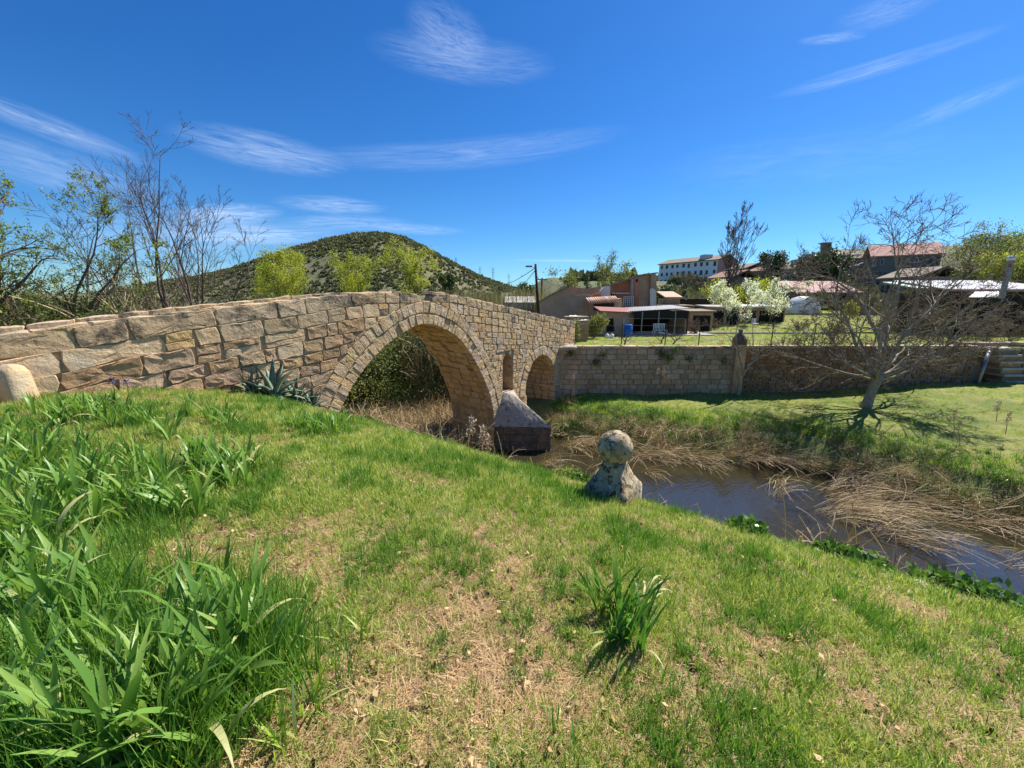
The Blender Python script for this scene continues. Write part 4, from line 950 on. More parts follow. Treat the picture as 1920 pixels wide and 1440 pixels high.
# scrubby bushes along the same bank
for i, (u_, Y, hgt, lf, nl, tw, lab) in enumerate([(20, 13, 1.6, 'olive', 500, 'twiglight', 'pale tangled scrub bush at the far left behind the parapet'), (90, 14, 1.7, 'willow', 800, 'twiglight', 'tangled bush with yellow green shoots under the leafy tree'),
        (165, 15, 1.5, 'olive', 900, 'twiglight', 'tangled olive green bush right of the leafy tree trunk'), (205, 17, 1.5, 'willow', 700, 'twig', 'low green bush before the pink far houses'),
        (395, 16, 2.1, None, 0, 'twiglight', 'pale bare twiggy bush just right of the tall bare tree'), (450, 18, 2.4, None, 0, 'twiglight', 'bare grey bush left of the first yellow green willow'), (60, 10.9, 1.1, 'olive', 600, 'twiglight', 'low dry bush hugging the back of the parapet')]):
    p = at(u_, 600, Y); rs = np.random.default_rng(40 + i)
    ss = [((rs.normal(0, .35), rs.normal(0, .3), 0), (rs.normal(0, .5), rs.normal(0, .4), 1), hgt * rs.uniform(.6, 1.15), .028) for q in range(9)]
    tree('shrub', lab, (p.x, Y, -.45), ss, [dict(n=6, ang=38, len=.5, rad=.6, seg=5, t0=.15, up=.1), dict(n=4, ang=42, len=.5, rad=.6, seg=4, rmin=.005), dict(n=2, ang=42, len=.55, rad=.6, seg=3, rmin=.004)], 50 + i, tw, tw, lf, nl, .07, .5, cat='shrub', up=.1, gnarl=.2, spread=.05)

# the spreading bare tree in the meadow
def P3(u, v, Y): q = at(u, v, Y); return np.array(q)
TB = Vector((17.35, 18.6, -3.25))
lb = [(1.30, .15, (-.12, 0, 1), 7.2, .10), (1.25, .1, (.10, .1, 1), 7.4, .10), (1.2, 0, (-.45, .2, 1), 6.8, .09), (1.2, 0, (.5, -.1, 1), 6.2, .085), (1.15, 0, (1.0, -.1, .42), 5.6, .075), (1.1, 0, (-.9, .1, .55), 4.8, .07), (1.3, .0, (.8, .5, .6), 4.8, .08), (1.2, 0, (-.6, -.6, .7), 3.8, .075), (1.25, 0, (.5, -.8, .6), 3.6, .075), (1.15, 0, (1.0, .1, .25), 5.2, .07), (1.15, 0, (-.5, .9, .6), 4.0, .07), (1.3, 0, (.32, -.2, 1), 7.0, .085), (1.3, 0, (-.15, -.3, 1), 6.4, .08), (1.1, 0, (-1, .3, .3), 5.0, .06), (1.2, 0, (1, -.5, .5), 5.8, .065), (1.2, 0, (1, .5, .55), 6.0, .065), (1.1, 0, (-1, -.4, .42), 4.4, .055), (1.2, 0, (-.7, .2, .9), 5.6, .06)]
tt = tree('walnut_tree', 'spreading leafless pale-barked tree rooted alone in the sunny meadow', TB, [((.15 + .35 * (z_ - 1.1), 0, z_), d, L, r) for z_, _, d, L, r in lb],
     [dict(n=12, ang=48, len=.42, rad=.55, seg=6, t0=.22, up=.30, gn=.17), dict(n=9, ang=48, len=.50, rad=.6, seg=5, up=.25, rmin=.0095, gn=.2), dict(n=5, ang=50, len=.55, rad=.65, seg=4, rmin=.0075, gn=.22)], 77, 'barklight', 'twig', up=.34, gnarl=.15)  # darker twig bark puts the shade of a backlit crown into the colour
tr_ = MB(); tr_.tube([TB + Vector(q) for q in ((-.12, 0, -.35), (-.06, 0, 0), (.02, 0, .45), (.12, 0, .9), (.2, 0, 1.3), (.24, 0, 1.6))], [.30, .22, .18, .185, .20, .13], 12)
tr_.build('stump', M['barklight'], tt, True)
# slim white fig by the wall
fb = Vector((12.35, 21.0, -3.4))
tree('fig_tree', 'slim white-barked young tree against the wall beside the pillar', fb, [((0, 0, 0), (.1, -.1, 1), 1.35, .12), ((.12, -.1, 1.1), (-.28, 0, 1), 2.4, .08), ((.14, -.1, 1.2), (.5, 0, 1), 1.6, .06), ((.3, -.1, 1.6), (.85, 0, .7), 1.5, .045), ((-.1, -.1, 2.0), (-.5, 0, 1), 2.0, .035), ((.5, -.1, 2.2), (0, 0, 1), 1.9, .035)],
     [dict(n=4, ang=40, len=.5, rad=.5, seg=6, t0=.45, up=.3), dict(n=4, ang=38, len=.5, rad=.55, seg=5, up=.3, rmin=.008), dict(n=2, ang=38, len=.5, rad=.6, seg=4, rmin=.006)], 31, 'barklight', 'twiglight', up=.35, gnarl=.09)

def bigtree(name, label, u, vtop, vbase, Y, wpx, leaf, nl, ls, seed, bark='bark', twig='twig', form='round', nst=3, lasp=.5, group=None, cat='tree', sp=None, base=None):
    tp, bs = at(u, vtop, Y), at(u, vbase, Y); hgt = tp.z - bs.z; wd = at(u + wpx / 2, vbase, Y).x - at(u - wpx / 2, vbase, Y).x
    rs = np.random.default_rng(seed + 500); s_ = []
    k = hgt
    for q in range(nst):
        a = rs.uniform(0, 2 * PI); o_ = wd / hgt * (.42 if form == 'round' else .16)
        s_.append(((rs.normal(0, .02 * k), rs.normal(0, .02 * k), 0), (o_ * math.cos(a) * rs.uniform(.4, 1.3), o_ * math.sin(a) * rs.uniform(.4, 1.3), 1), k * rs.uniform(.72, .98) * (1 if form == 'col' else .9), k * (.011 if leaf or nst < 4 else .008)))
    ang = 24 if form == 'col' else 42
    lf = dict(n=7 if leaf else 10, ang=ang, len=.34 if form == 'round' else .30, rad=.5, seg=5, t0=.15, up=.3 if form == 'round' else .7)
    return tree(name, label, (bs.x, Y, bs.z), s_, [lf, dict(n=6 if leaf else 8, ang=ang, len=.45, rad=.5, seg=4, rmin=.0004 * Y), dict(n=4 if leaf else 5, ang=ang + 6, len=.5, rad=.55, seg=3, rmin=.00028 * Y)], seed, bark, twig, leaf, nl, ls, lasp, up=.25, gnarl=.12, spread=sp or k * .03, group=group, cat=cat)
g_ = 'yellow green willows behind the bridge'
bigtree('willow', 'round yellow green willow, leftmost of the three behind the bridge', 545, 462, 610, 60, 120, 'willow', 15000, .22, 1, form='round', nst=9, group=g_, sp=.36)
bigtree('willow', 'smaller yellow green willow in the middle of the three behind the bridge', 683, 474, 605, 62, 80, 'willow', 10000, .21, 2, form='round', nst=7, group=g_, sp=.34)
bigtree('willow', 'pointed yellow green willow rising behind the broken parapet top', 772, 452, 605, 62, 66, 'willow', 10500, .21, 3, form='round', nst=7, group=g_, sp=.32)
bigtree('cypress', 'small dark narrow cypress above the right slope of the parapet', 840, 521, 562, 75, 14, 'dark', 2500, .35, 4, form='col', nst=4, sp=.28)
bigtree('evergreen_bush', 'dark green bush left of the utility pole', 982, 534, 590, 55, 45, 'dark', 3500, .3, 6, nst=5, cat='shrub', sp=.35)
bigtree('bare_tree', 'hazy budding tree right of the utility poles', 1070, 500, 575, 85, 62, 'olive', 1800, .35, 7, nst=5, sp=.5)
bigtree('poplar', 'slender budding poplar above the roofless ruin', 1128, 478, 570, 90, 26, 'olive', 900, .32, 8, form='col', nst=4, sp=.4)
bigtree('bare_tree', 'budding olive coloured tree right beside the slender poplar', 1148, 492, 572, 88, 42, 'olive', 2200, .34, 10, nst=5, sp=.5)
bigtree('pine', 'tiny dark conifer between the two budding trees', 1104, 521, 560, 95, 9, 'dark', 500, .4, 11, form='col', nst=2, sp=.3)
bigtree('poplar', 'tall leafless poplar standing before the white apartment block gable', 1368, 398, 560, 78, 50, None, 0, .3, 12, form='col', nst=9)
bigtree('bare_tree', 'bare tree between the poplar and the dark conifer', 1414, 468, 560, 70, 50, None, 0, .3, 13, nst=5)
bigtree('pine', 'round dark conifer above the blossom', 1447, 472, 540, 90, 26, 'dark', 2600, .5, 14, nst=4, sp=.5)
bigtree('bare_tree', 'bare tree right of the dark conifer', 1476, 466, 560, 72, 36, None, 0, .3, 15, nst=4)
bigtree('bare_tree', 'thin bare tree left of the church bell gable', 1508, 460, 560, 78, 38, None, 0, .3, 16, nst=4)
bigtree('bare_tree', 'small bare tree in front of the apartment block', 1277, 505, 556, 75, 28, None, 0, .3, 61, nst=4)
bigtree('bare_tree', 'bare tree before the right end of the apartment block', 1312, 508, 560, 70, 40, None, 0, .3, 62, nst=5)
for i, (u, vt, wp) in enumerate([(1502, 488, 26), (1520, 482, 16), (1541, 480, 24), (1560, 478, 18)]):
    bigtree('ivy_tree', ['dark ivy clad tree, first and widest left of the church', 'narrow dark ivy clad tree, second left of the church', 'dark ivy clad tree just left of the bell gable', 'dark ivy clad tree right below the bell gable'][i], u, vt, 545, 88, wp, 'dark', 2200, .5, 17 + i, form='col', nst=4, sp=.6)
g_ = 'white flowering fruit trees'
bigtree('blossom_tree', 'white flowering fruit tree, left of the pair in the garden', 1372, 520, 622, 40, 84, 'blossom', 5200, .13, 21, nst=6, lasp=.8, group=g_, sp=.16)
bigtree('blossom_tree', 'white flowering fruit tree, right of the pair in front of the dark shed', 1440, 512, 622, 42, 84, 'blossom', 4200, .13, 22, nst=6, lasp=.8, group=g_, sp=.16)
bigtree('shrub', 'yellow green bush behind the left blossom tree', 1402, 520, 590, 50, 60, 'willow', 2600, .24, 23, nst=5, cat='shrub', sp=.3)
bigtree('shrub', 'yellow green bush left of the blossom trees', 1335, 528, 575, 52, 34, 'willow', 1500, .24, 24, nst=5, cat='shrub', sp=.3)
bigtree('shrub', 'round dark green bush beside the tall ruin wall', 1243, 538, 572, 55, 26, 'dark', 2200, .26, 25, nst=5, cat='shrub', sp=.3)
bigtree('green_tree', 'feathery light green tree top behind the spreading bare tree', 1808, 418, 560, 48, 90, 'olive', 5500, .2, 26, nst=6, sp=.3)
bigtree('green_tree', 'half bare tree in front of the green trees on the right', 1840, 432, 560, 46, 60, 'olive', 1200, .2, 27, nst=5, sp=.3)
bigtree('green_tree', 'dense bright green tree at the right edge', 1915, 425, 560, 50, 110, 'young', 11000, .26, 28, nst=7, sp=.5)
bigtree('shrub', 'yellow green leafy bush below the dense green tree on the right', 1868, 478, 550, 44, 70, 'willow', 4500, .2, 29, nst=6, cat='shrub', sp=.35)
bigtree('shrub', 'bright yellow green bush beside the white tunnel', 1592, 568, 600, 36, 34, 'willow', 1600, .14, 30, nst=5, cat='shrub', sp=.14)
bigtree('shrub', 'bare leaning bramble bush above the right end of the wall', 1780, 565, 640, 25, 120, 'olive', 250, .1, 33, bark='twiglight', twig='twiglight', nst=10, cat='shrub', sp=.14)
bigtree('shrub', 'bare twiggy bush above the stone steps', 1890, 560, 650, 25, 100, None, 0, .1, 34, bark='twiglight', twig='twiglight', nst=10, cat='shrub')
bigtree('shrub', 'green climbing shrub beside the brick hut', 1112, 585, 640, 27.5, 44, 'olive', 2600, .12, 35, nst=6, cat='shrub', sp=.12)
bigtree('shrub', 'yellowish hedge shrub at the bridge end', 1078, 596, 642, 24.5, 32, 'olive', 1500, .09, 36, nst=6, cat='shrub', sp=.10)
for i, (u, vt, vb, Y, wp, lf, nl, lab) in enumerate([(1560, 590, 640, 24.5, 70, None, 0, 'low bare bramble right of the fig tree above the wall'), (1665, 575, 640, 26, 110, 'olive', 300, 'bare bramble thicket directly behind the spreading tree'), (1725, 560, 640, 28, 90, None, 0, 'taller bare bramble right of the spreading tree trunk'),
        (1840, 575, 645, 24, 110, None, 0, 'tangled bare bramble left of the stone steps top'), (1500, 600, 622, 33, 50, 'olive', 500, 'small olive bush on the garden kerb right of the blossom'), (1340, 590, 622, 36, 50, None, 0, 'pile of leaning twigs left of the left blossom tree'), (1300, 592, 632, 31, 46, None, 0, 'brown twiggy bush right of the lean-to')]):
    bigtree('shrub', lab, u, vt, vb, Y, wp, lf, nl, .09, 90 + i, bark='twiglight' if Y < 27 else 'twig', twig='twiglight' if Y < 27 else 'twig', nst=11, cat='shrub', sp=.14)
# pruned dark vines along the garden edge
for i, (u, vt, wp, lab) in enumerate([(1170, 600, 60, 'low dark pruned vine before the brick hut'), (1268, 590, 90, 'gnarled dark pruned vine leaning right before the lean-to'), (1250, 612, 40, 'short dark vine stub left of the leaning vine'), (1408, 598, 30, 'small crooked pruned tree under the blossom')]):
    bs, tp = at(u, 643, 23.2), at(u, vt, 23.2); hgt = tp.z - bs.z
    tree('grape_vine', lab, (bs.x, 23.2 + .5 * i, -.95), [((0, 0, 0), (.5 - .4 * (i == 0), 0, 1), hgt * .7, .055), ((.1, 0, .2), (-1, .1, .6), hgt * .7, .035), ((.15, 0, .3), (1, 0, .5), hgt * .8, .035)],
         [dict(n=5, ang=50, len=.5, rad=.55, seg=5, t0=.4, up=.3, gn=.28), dict(n=3, ang=50, len=.5, rad=.6, seg=4, rmin=.008, gn=.25)], 80 + i, 'twigred', 'twigred', up=.3, gnarl=.3, cat='vine')
# standing cane behind the bridge
cn = [proto('c', *stems(rg, 40, 3.6, .5, 0, 3,   .08, .08, .014, 4, .4), M['cane']) for i in range(3)] + [proto('c', *merge([leafquads(rg, rg.normal(0, .5, (300, 3)) * (1, 1, 1.2) + (0, 0, 1.4), .22, .3)]), M['bushgrey']) for i in range(2)]
pt = [at(rg.uniform(815, 1040), 590, rg.uniform(38, 52)) for i in range(420)]
scatter('cane_thicket', cn, [(p.x, p.y, rg.uniform(-3.0, -1.9) + 1.6 * (p.x / p.y + .05) * 0) for p in pt], [(0, 0, rg.uniform(0, 6)) for p in pt], [rg.uniform(.8, 1.35) for p in pt], rg.integers(0, 5, len(pt)))
pt = [at(rg.uniform(-60, 880), 590, rg.uniform(24, 50)) for i in range(900)]
lb_ = [proto('c', *merge([leafquads(rg, rg.normal(0, .6, (420, 3)) * (1, 1, .9) + (0, 0, .6), .16, .5)]), M[q]) for q in ('bushgrey', 'olive', 'bushgrey')] + [proto('c', *stems(rg, 60, 2.2, .5, 0, 3, .5, .3, .008, 5, .6), M['twig']) for i in range(2)]
scatter('valley_scrub', lb_, [(p.x, p.y, -1.9 + rg.uniform(-.6, .5) + .02 * (p.y - 24)) for p in pt], [(0, 0, rg.uniform(0, 6)) for p in pt], [rg.uniform(.8, 1.4) for p in pt], rg.integers(0, 5, len(pt)))

# ------------------------------------------------------------------ hills
def ridge(name, outline, Y, depth, mat, zb=-6, n_=150, m_=46, rough=3.0, front=.95):
    """hill whose skyline stands at distance Y; outline in view directions, real depth either side"""
    us_ = np.linspace(outline[0][0], outline[-1][0], n_); vs_ = np.interp(us_, [q[0] for q in outline], [q[1] for q in outline])
    V = []
    for i, (u, v) in enumerate(zip(us_, vs_)):
        p = at(u, v, Y); dr = np.array([p.x, p.y]) / p.y; x0 = p.x
        for j in range(m_):
            t = j / (m_ - 1)                          # 0 near foot, .62 ridge, 1 far foot
            q = t / .62 if t < .62 else 1 - (t - .62) / .38
            y = Y + depth * (t - .62) * front; x = dr[0] * y
            z = zb + (p.z - zb) * (math.sin(q * PI / 2) ** 1.15 if t < .62 else q)
            z += rough * (float(fbm(x * .02, y * .02, 5)) - .5) * 2 * q * (1 - q) * 4 * .8 + rough * .35 * (float(fbm(x * .1, y * .1, 6)) - .5) * min(1, q * 3)
            V.append((x, y, z))
    a = (np.arange(n_ - 1)[:, None] * m_ + np.arange(m_ - 1)[None]).ravel(); F = np.stack([a, a + m_, a + m_ + 1, a + 1], -1)
    o = obj(name, npmesh(name, V, [F], mat, True)); o['kind'] = 'structure'; return np.array(V).reshape(n_, m_, 3)
HV = ridge('hill', [(-260, 560), (-60, 556), (60, 560), (150, 556), (240, 545), (300, 533), (370, 523), (430, 511), (500, 488), (560, 471), (610, 458), (660, 448), (705, 445), (755, 453), (800, 474), (850, 500), (900, 523), (960, 542), (1030, 553), (1100, 560)], 430, 420, M['hill'])
ridge('distant_hills', [(700, 565), (1000, 552), (1060, 535), (1110, 525), (1170, 520), (1230, 516), (1330, 522), (1400, 515), (1440, 505), (1480, 490), (1530, 477), (1600, 470), (1700, 465), (1800, 462), (1900, 470), (2100, 500), (2300, 540)], 620, 360, M['far'])
ridge('left_hills', [(-900, 520), (-500, 530), (-200, 540), (0, 548), (120, 552), (240, 556), (420, 545), (560, 560)], 330, 200, M['hill'])
sp_ = []
for i in range(5):
    c = rg.normal(0, 1, (90, 3)); c /= np.linalg.norm(c, axis=1, keepdims=True); c *= rg.uniform(.6, 1.1, (90, 1)); c[:, 2] = np.abs(c[:, 2]) * .8
    sp_.append(proto('b', *leafquads(rg, c * 1.3, 1.5, .8), M['scrub']))
n_ = 34000; i = rg.uniform(0, HV.shape[0] - 1.01, n_); j = rg.uniform(4, .7 * HV.shape[1], n_); ii, jj = i.astype(int), j.astype(int); fi, fj = (i - ii)[:, None], (j - jj)[:, None]
P = (HV[ii, jj] * (1 - fi) + HV[ii + 1, jj] * fi) * (1 - fj) + (HV[ii, jj + 1] * (1 - fi) + HV[ii + 1, jj + 1] * fi) * fj
den = fbm(P[:, 0] * .022, P[:, 1] * .022, 40); k = rg.uniform(0, 1, n_) < .30 + 2.6 * np.clip(den - .42, 0, 1); P = P[k]; n_ = len(P)
scatter('hill_scrub', sp_, P, np.stack([0 * P[:, 0], 0 * P[:, 0], rg.uniform(0, 6.28, n_)], -1), rg.uniform(.35, 1.2, n_) ** 1.8 * (P[:, 1] / 430), rg.integers(0, 5, n_))
pts = [at(rg.uniform(-200, 2050), 560, rg.uniform(130, 300)) for q in range(1500)]
pts = [p for p in pts if not (1180 < 960 + 740 * p.x / p.y < 1760 and p.y < 160)]
scatter('far_woods', sp_, [(p.x, p.y, (-4.5 if p.x < 20 else float(HG(p.x, p.y))) + rg.uniform(0, 1.5)) for p in pts], [(0, 0, rg.uniform(0, 6)) for p in pts], [rg.uniform(.8, 1.7) for p in pts], rg.integers(0, 5, len(pts)))
pts = [at(rg.uniform(1230, 2100), 560, rg.uniform(52, 125)) for q in range(420)]
scatter('hillside_bushes', sp_, [(p.x, p.y, float(HG(p.x, p.y))) for p in pts], [(0, 0, rg.uniform(0, 6)) for p in pts], [rg.uniform(.4, 1.0) for p in pts], rg.integers(0, 5, len(pts)))

# ------------------------------------------------------------------ buildings
def quadwall(mb, A, B, z0, zA, zB, th):       # wall between plan points A, B with sloping top, thickness th backwards
    d = Vector((B[0] - A[0], B[1] - A[1], 0)).normalized(); nb = Vector((-d.y, d.x, 0)) * th
    mb.prism([(A[0], A[1], z0), (B[0], B[1], z0), (B[0], B[1], zB), (A[0], A[1], zA)], nb)
def pxwall(u_v, Y, th=.45):                    # outline in view directions at distance Y, thick real wall
    m_ = MB(); m_.prism([at(u, v, Y) for u, v in u_v], (0, th, 0)); return m_
GZ = -.95
# the roofless ruin
ru = thing('ruined_house', 'roofless plastered ruin with broken gable beside the utility pole', 'house', at(1080, 615, 34))
pxwall([(1010, 622), (1010, 566), (1035, 553), (1067, 538.5), (1072, 549), (1080, 554), (1100, 551), (1110, 552), (1112, 560), (1112, 622)], 34, .5).build('front_wall', M['adobe'], ru)
pxwall([(1112, 622), (1112, 552), (1127, 549), (1127, 622)], 34.1, .5).build('front_wall', M['brick'], ru)
pxwall([(1066, 622), (1067, 538), (1100, 541), (1126, 537), (1126, 622)], 36.6, .5).build('back_wall', M['earth'], ru)
pxwall([(1126, 622), (1126, 545), (1134, 537), (1144, 536), (1145, 622)], 35.2, .5).build('side_wall', M['plaster'], ru)
e = MB()
for a, b in (((1008, 568), (1035, 553)), ((1035, 553), (1068, 537.5))):
    A, B = at(*a, 33.9), at(*b, 33.9); n_ = 9
    for q in range(n_): p = A.lerp(B, (q + .5) / n_); e.box((p.x, 34.15, p.z + .05), ((B.x - A.x) / n_ * .9, .7, .07 + .04 * random.random()))
e.build('eave_tiles', M['roofgrey'], ru)
q0 = at(1010, 566, 34.5); e = MB(); e.prism([(q0.x, 34.5, -1), (q0.x, 34.5, q0.z), (q0.x, 40, q0.z), (q0.x, 40, -1)], (.4, 0, 0)); e.build('left_wall', M['adobe'], ru)
# tall brick ruin
tb_ = thing('brick_ruin', 'tall half collapsed brick ruin with a chimney stack and ragged white edge', 'house', at(1190, 612, 37))
pxwall([(1143, 618), (1143, 536), (1166, 528), (1188, 521), (1188, 618)], 38.5, .5).build('brick_wall', M['brick'], tb_)
pxwall([(1196, 618), (1196, 520), (1206, 516), (1222, 513), (1222, 618)], 38, .5).build('end_wall', M['adobe'], tb_)
pxwall([(1220, 618), (1220, 514), (1231, 514), (1231, 618)], 37.6, 1.6).build('rubble_corner', M['earth'], tb_)
pxwall([(1219, 618), (1219, 542), (1224, 540), (1230, 545), (1229, 618)], 37.5, .1).build('plaster_patch', M['plaster'], tb_)
pxwall([(1184, 618), (1184, 523), (1190, 521), (1190, 618)], 37.8, .5).build('pier', M['concrete'], tb_)
pxwall([(1190, 618), (1190, 521), (1198, 519), (1198, 618)], 37.6, .5).build('chimney', M['brick'], tb_)
pxwall([(1192, 529), (1192, 524), (1196, 523), (1196, 529)], 37.58, .02).build('flue_opening', M['black'], tb_)
e = MB(); A, B = at(1141, 538, 37.9), at(1232, 512, 37.4)
for q in range(22):
    t_ = (q + .5) / 22; u_ = 1141 + 91 * t_; p = at(u_, np.interp(u_, [1141, 1166, 1190, 1206, 1232], [537, 528, 520.5, 515.5, 512.5]), 38); e.box((p.x, 38.2, p.z + .03), (.17, 1.2, .07 + .05 * random.random()))
e.build('eave_tiles', M['roofgrey'], tb_)
pxwall([(1146, 558), (1146, 549), (1155, 549), (1155, 558)], 38.45, .03).build('window', M['black'], tb_)
e = MB(); p = at(1164, 550, 38.3); e.box(p, (1.6, .4, .12)); e.build('lintel', M['plaster'], tb_)
# low tiled outbuilding
ot = thing('tiled_shed', 'low shed with a pale clay tile roof between the two ruins', 'shed', at(1135, 612, 32.5))
pxwall([(1105, 620), (1105, 568), (1158, 566), (1158, 620)], 33, .4).build('wall', M['adobe'], ot)
pxwall([(1113, 582), (1113, 570), (1151, 568), (1151, 582)], 32.96, .03).build('door', M['darkwood'], ot)
pxwall([(1152, 620), (1152, 562), (1166, 559), (1166, 620)], 32.9, 1.5).build('pier', M['earth'], ot)
for q in range(14):
    A = at(1105 + q * 4.2, 568 - q * .25, 32.55); e = MB(); dz = .38
    e.tube([(A.x, 32.55, A.z), (A.x, 33.9, A.z + dz)], .085, 8); e.build('roof_tile', M['tile'], ot, True)
# container
ib = thing('liquid_tank', 'caged white liquid container standing below the chimney stack', 'tank', at(1179, 574, 35.5))
p0, p1 = at(1169, 574, 35.5), at(1188, 556, 35.5); cx, hz_ = (p0.x + p1.x) / 2, (p1.z - p0.z)
e = MB(); e.box((cx, 36, (p0.z + p1.z) / 2), (p1.x - p0.x - .06, .9, hz_ - .06)); e.build('bottle', M['glass'], ib)
e = MB()
for q in range(6):
    x_ = p0.x + (p1.x - p0.x) * q / 5; e.box((x_, 35.5, (p0.z + p1.z) / 2), (.03, .03, hz_)); e.box((cx, 35.5, p0.z + hz_ * q / 5), (p1.x - p0.x, .03, .03))
e.build('cage', M['plastic'], ib)
pd = MB(); pd.box((cx, 36.3, p0.z - 1.2), (2.6, 2.0, 2.3)); tag(pd.build('stone_platform', M['earth']), 'earthen platform carrying the caged container', 'platform')
# brick hut
Yh = 29.6
hut = thing('brick_hut', 'small brick hut with a faded red sheet roof beside the blue barrel', 'hut', at(1150, 634, Yh))
A, B, Cc = at(1128, 634, Yh), at(1170, 634, Yh), at(1186, 634, Yh + .9)
zt_ = at(1150, 586, Yh).z
e = MB(); e.prism([(A.x, Yh, -1.1), (B.x, Yh, -1.1), (Cc.x, Yh + .9, -1.1), (Cc.x, Yh + 2.4, -1.1), (A.x, Yh + 2.2, -1.1)], (0, 0, zt_ + 1.1)); e.build('wall', M['adobe'], hut)
e = MB(); e.add([(A.x - .25, Yh - .3, zt_ + .14), (B.x + .1, Yh - .35, zt_ + .05), (Cc.x + .15, Yh + .7, zt_ + .0), (Cc.x + .1, Yh + 2.5, zt_ + .3), (A.x - .2, Yh + 2.4, zt_ + .42)], [(0, 1, 2, 3, 4)])
ro = e.build('roof', M['redroof'], hut); sm = ro.modifiers.new('s', 'SOLIDIFY'); sm.thickness = .09
pxwall([(1137, 622), (1137, 600), (1150, 596), (1152, 622)], Yh - .01, .03).build('door', M['black'], hut)
pxwall([(1168, 634), (1168, 594), (1172, 596), (1172, 634)], Yh - .05, .3).build('corner_pier', M['concrete'], hut)
# lean-to with netting
le = thing('lean_to', 'open lean-to with pale corrugated roof and black shade netting', 'shed', at(1230, 630, 31))
xa, xb = at(1166, 600, 29.8).x, at(1290, 600, 29.8).x
zf, zb_ = at(1200, 584, 29.8).z, at(1200, 578, 33.2).z
zfr = at(1290, 577, 29.8).z
for q in range(30):
    x0, x1 = xa + (xb - xa) * q / 30, xa + (xb - xa) * (q + 1) / 30; zq = zf + (zfr - zf) * q / 30
    e = MB(); xs_ = np.linspace(x0, x1, 5); prof = [.022 * math.sin(PI * k / 2) for k in range(5)]
    V = [(x_, 29.6, zq + h) for x_, h in zip(xs_, prof)] + [(x_, 33.2, zq + .16 + h) for x_, h in zip(xs_, prof)]
    e.add(V, [(k, k + 1, k + 6, k + 5) for k in range(4)])
    e.build('roof_sheet', M['sheet'], le)
def rect(x0, x1, y, z0, z1, th, mat, name, par): e = MB(); e.box(((x0 + x1) / 2, y + th / 2, (z0 + z1) / 2), (x1 - x0, th, z1 - z0)); return e.build(name, mat, par)
zn = at(1230, 597, 29.75).z
rect(xa + .9, xb, 29.75, zn, zf + .05, .03, M['net'], 'shade_net', le)
rect(xa, xb, 33.1, -1, zf + .10, .2, M['black'], 'back_wall', le)  # wall coloured near black to paint in the interior shade
rect(xb - .15, xb, 29.9, -1, zf, 3.2, M['earth'], 'side_wall', le)
for q in (.02, .30, .55, .8, .99): rect(xa + (xb - xa) * q - .04, xa + (xb - xa) * q + .04, 29.72, -1, zf, .08, M['metal'] if q < .9 else M['darkwood'], 'post', le)
rect(xa, xb, 29.9, zn - .04, zn + .02, .06, M['metal'], 'rail', le)
e = MB(); e.add([(xa, 29.7, zn - 1.0), (xb, 29.7, zn - 1.0), (xb, 29.73, zn - .95), (xa, 29.73, zn - .95)], [(0, 1, 2, 3)])
slab = MB(); q = at(1185, 634, 28.9); q2 = at(1330, 626, 30.5); slab.prism([(q.x, 28.7, GZ + .02), (q2.x, 29.6, GZ + .02), (q2.x, 33, GZ + .02), (q.x, 33, GZ + .02)], (0, 0, .10)); o = slab.build('paved_strip', M['concrete']); o['kind'] = 'structure'
q = at(1320, 626, 31); q2 = at(1560, 627, 31); e = MB(); e.box(((q.x + q2.x) / 2, 31.2, GZ + .07), (q2.x - q.x, .25, .22)); tag(e.build('kerb', M['concrete']), 'long pale concrete kerb crossing the garden behind the blossom trees', 'kerb')
q = at(1560, 627, 31); e = MB(); e.box((q.x + 8, 31.4, GZ + .09), (16, .25, .25)); tag(e.build('kerb', M['rubble']), 'low stone edging of the garden behind the spreading bare tree', 'kerb')
# barrel, jugs, chair
p = at(1177, 633, 28.6); br_ = thing('barrel', 'blue plastic barrel standing at the corner of the brick hut', 'barrel', (p.x, 28.6, GZ))
e = MB(); e.lathe([(.25, 0), (.28, .03), (.29, .25), (.305, .27), (.305, .30), (.29, .32), (.29, .56), (.305, .58), (.305, .61), (.29, .63), (.28, .84), (.25, .88)], (p.x, 28.6, GZ), 24); e.build('drum', M['blue'], br_, True)
e = MB(); e.lathe([(.265, .865), (.27, .90), (.25, .915), (.05, .92)], (p.x, 28.6, GZ), 24); e.build('lid', M['blue'], br_, True)
for u_, lab in ((1138, 'white plastic jug, left of the two at the foot of the hut'), (1147, 'white plastic jug, right of the two at the foot of the hut')):
    p = at(u_, 634, 27.6); e = MB(); e.lathe([(.13, 0), (.15, .02), (.15, .22), (.12, .29), (.045, .32), (.045, .36)], (p.x, 27.6, GZ + .01), 14); tag(e.build('jug', M['plastic'], smooth=True), lab, 'jug')
def chair(u_, v_, Y, lab, mat, s=1.0):
    p = at(u_, v_, Y); t = thing('garden_chair', lab, 'chair', (p.x, Y, GZ))
    for dx in (-.22, .22):
        for dy in (-.2, .2): e = MB(); e.tube([(p.x + dx * 1.1, Y + dy, GZ), (p.x + dx, Y + dy, GZ + .44)], .022, 6); e.build('leg', mat, t)
    e = MB(); e.box((p.x, Y, GZ + .45), (.5, .46, .04)); e.build('seat', mat, t, bevel=.01)
    for q in range(4): e = MB(); e.box((p.x - .18 + .12 * q, Y + .22, GZ + .68), (.06, .03, .42)); e.build('back_slat', mat, t)
    e = MB(); e.box((p.x, Y + .22, GZ + .9), (.48, .03, .06)); e.build('back_rail', mat, t)
chair(1231, 628, 29.4, 'white metal garden chair, left one under the lean-to', M['plastic'])
chair(1242, 628, 29.6, 'white metal garden chair, right one under the lean-to', M['plastic'])
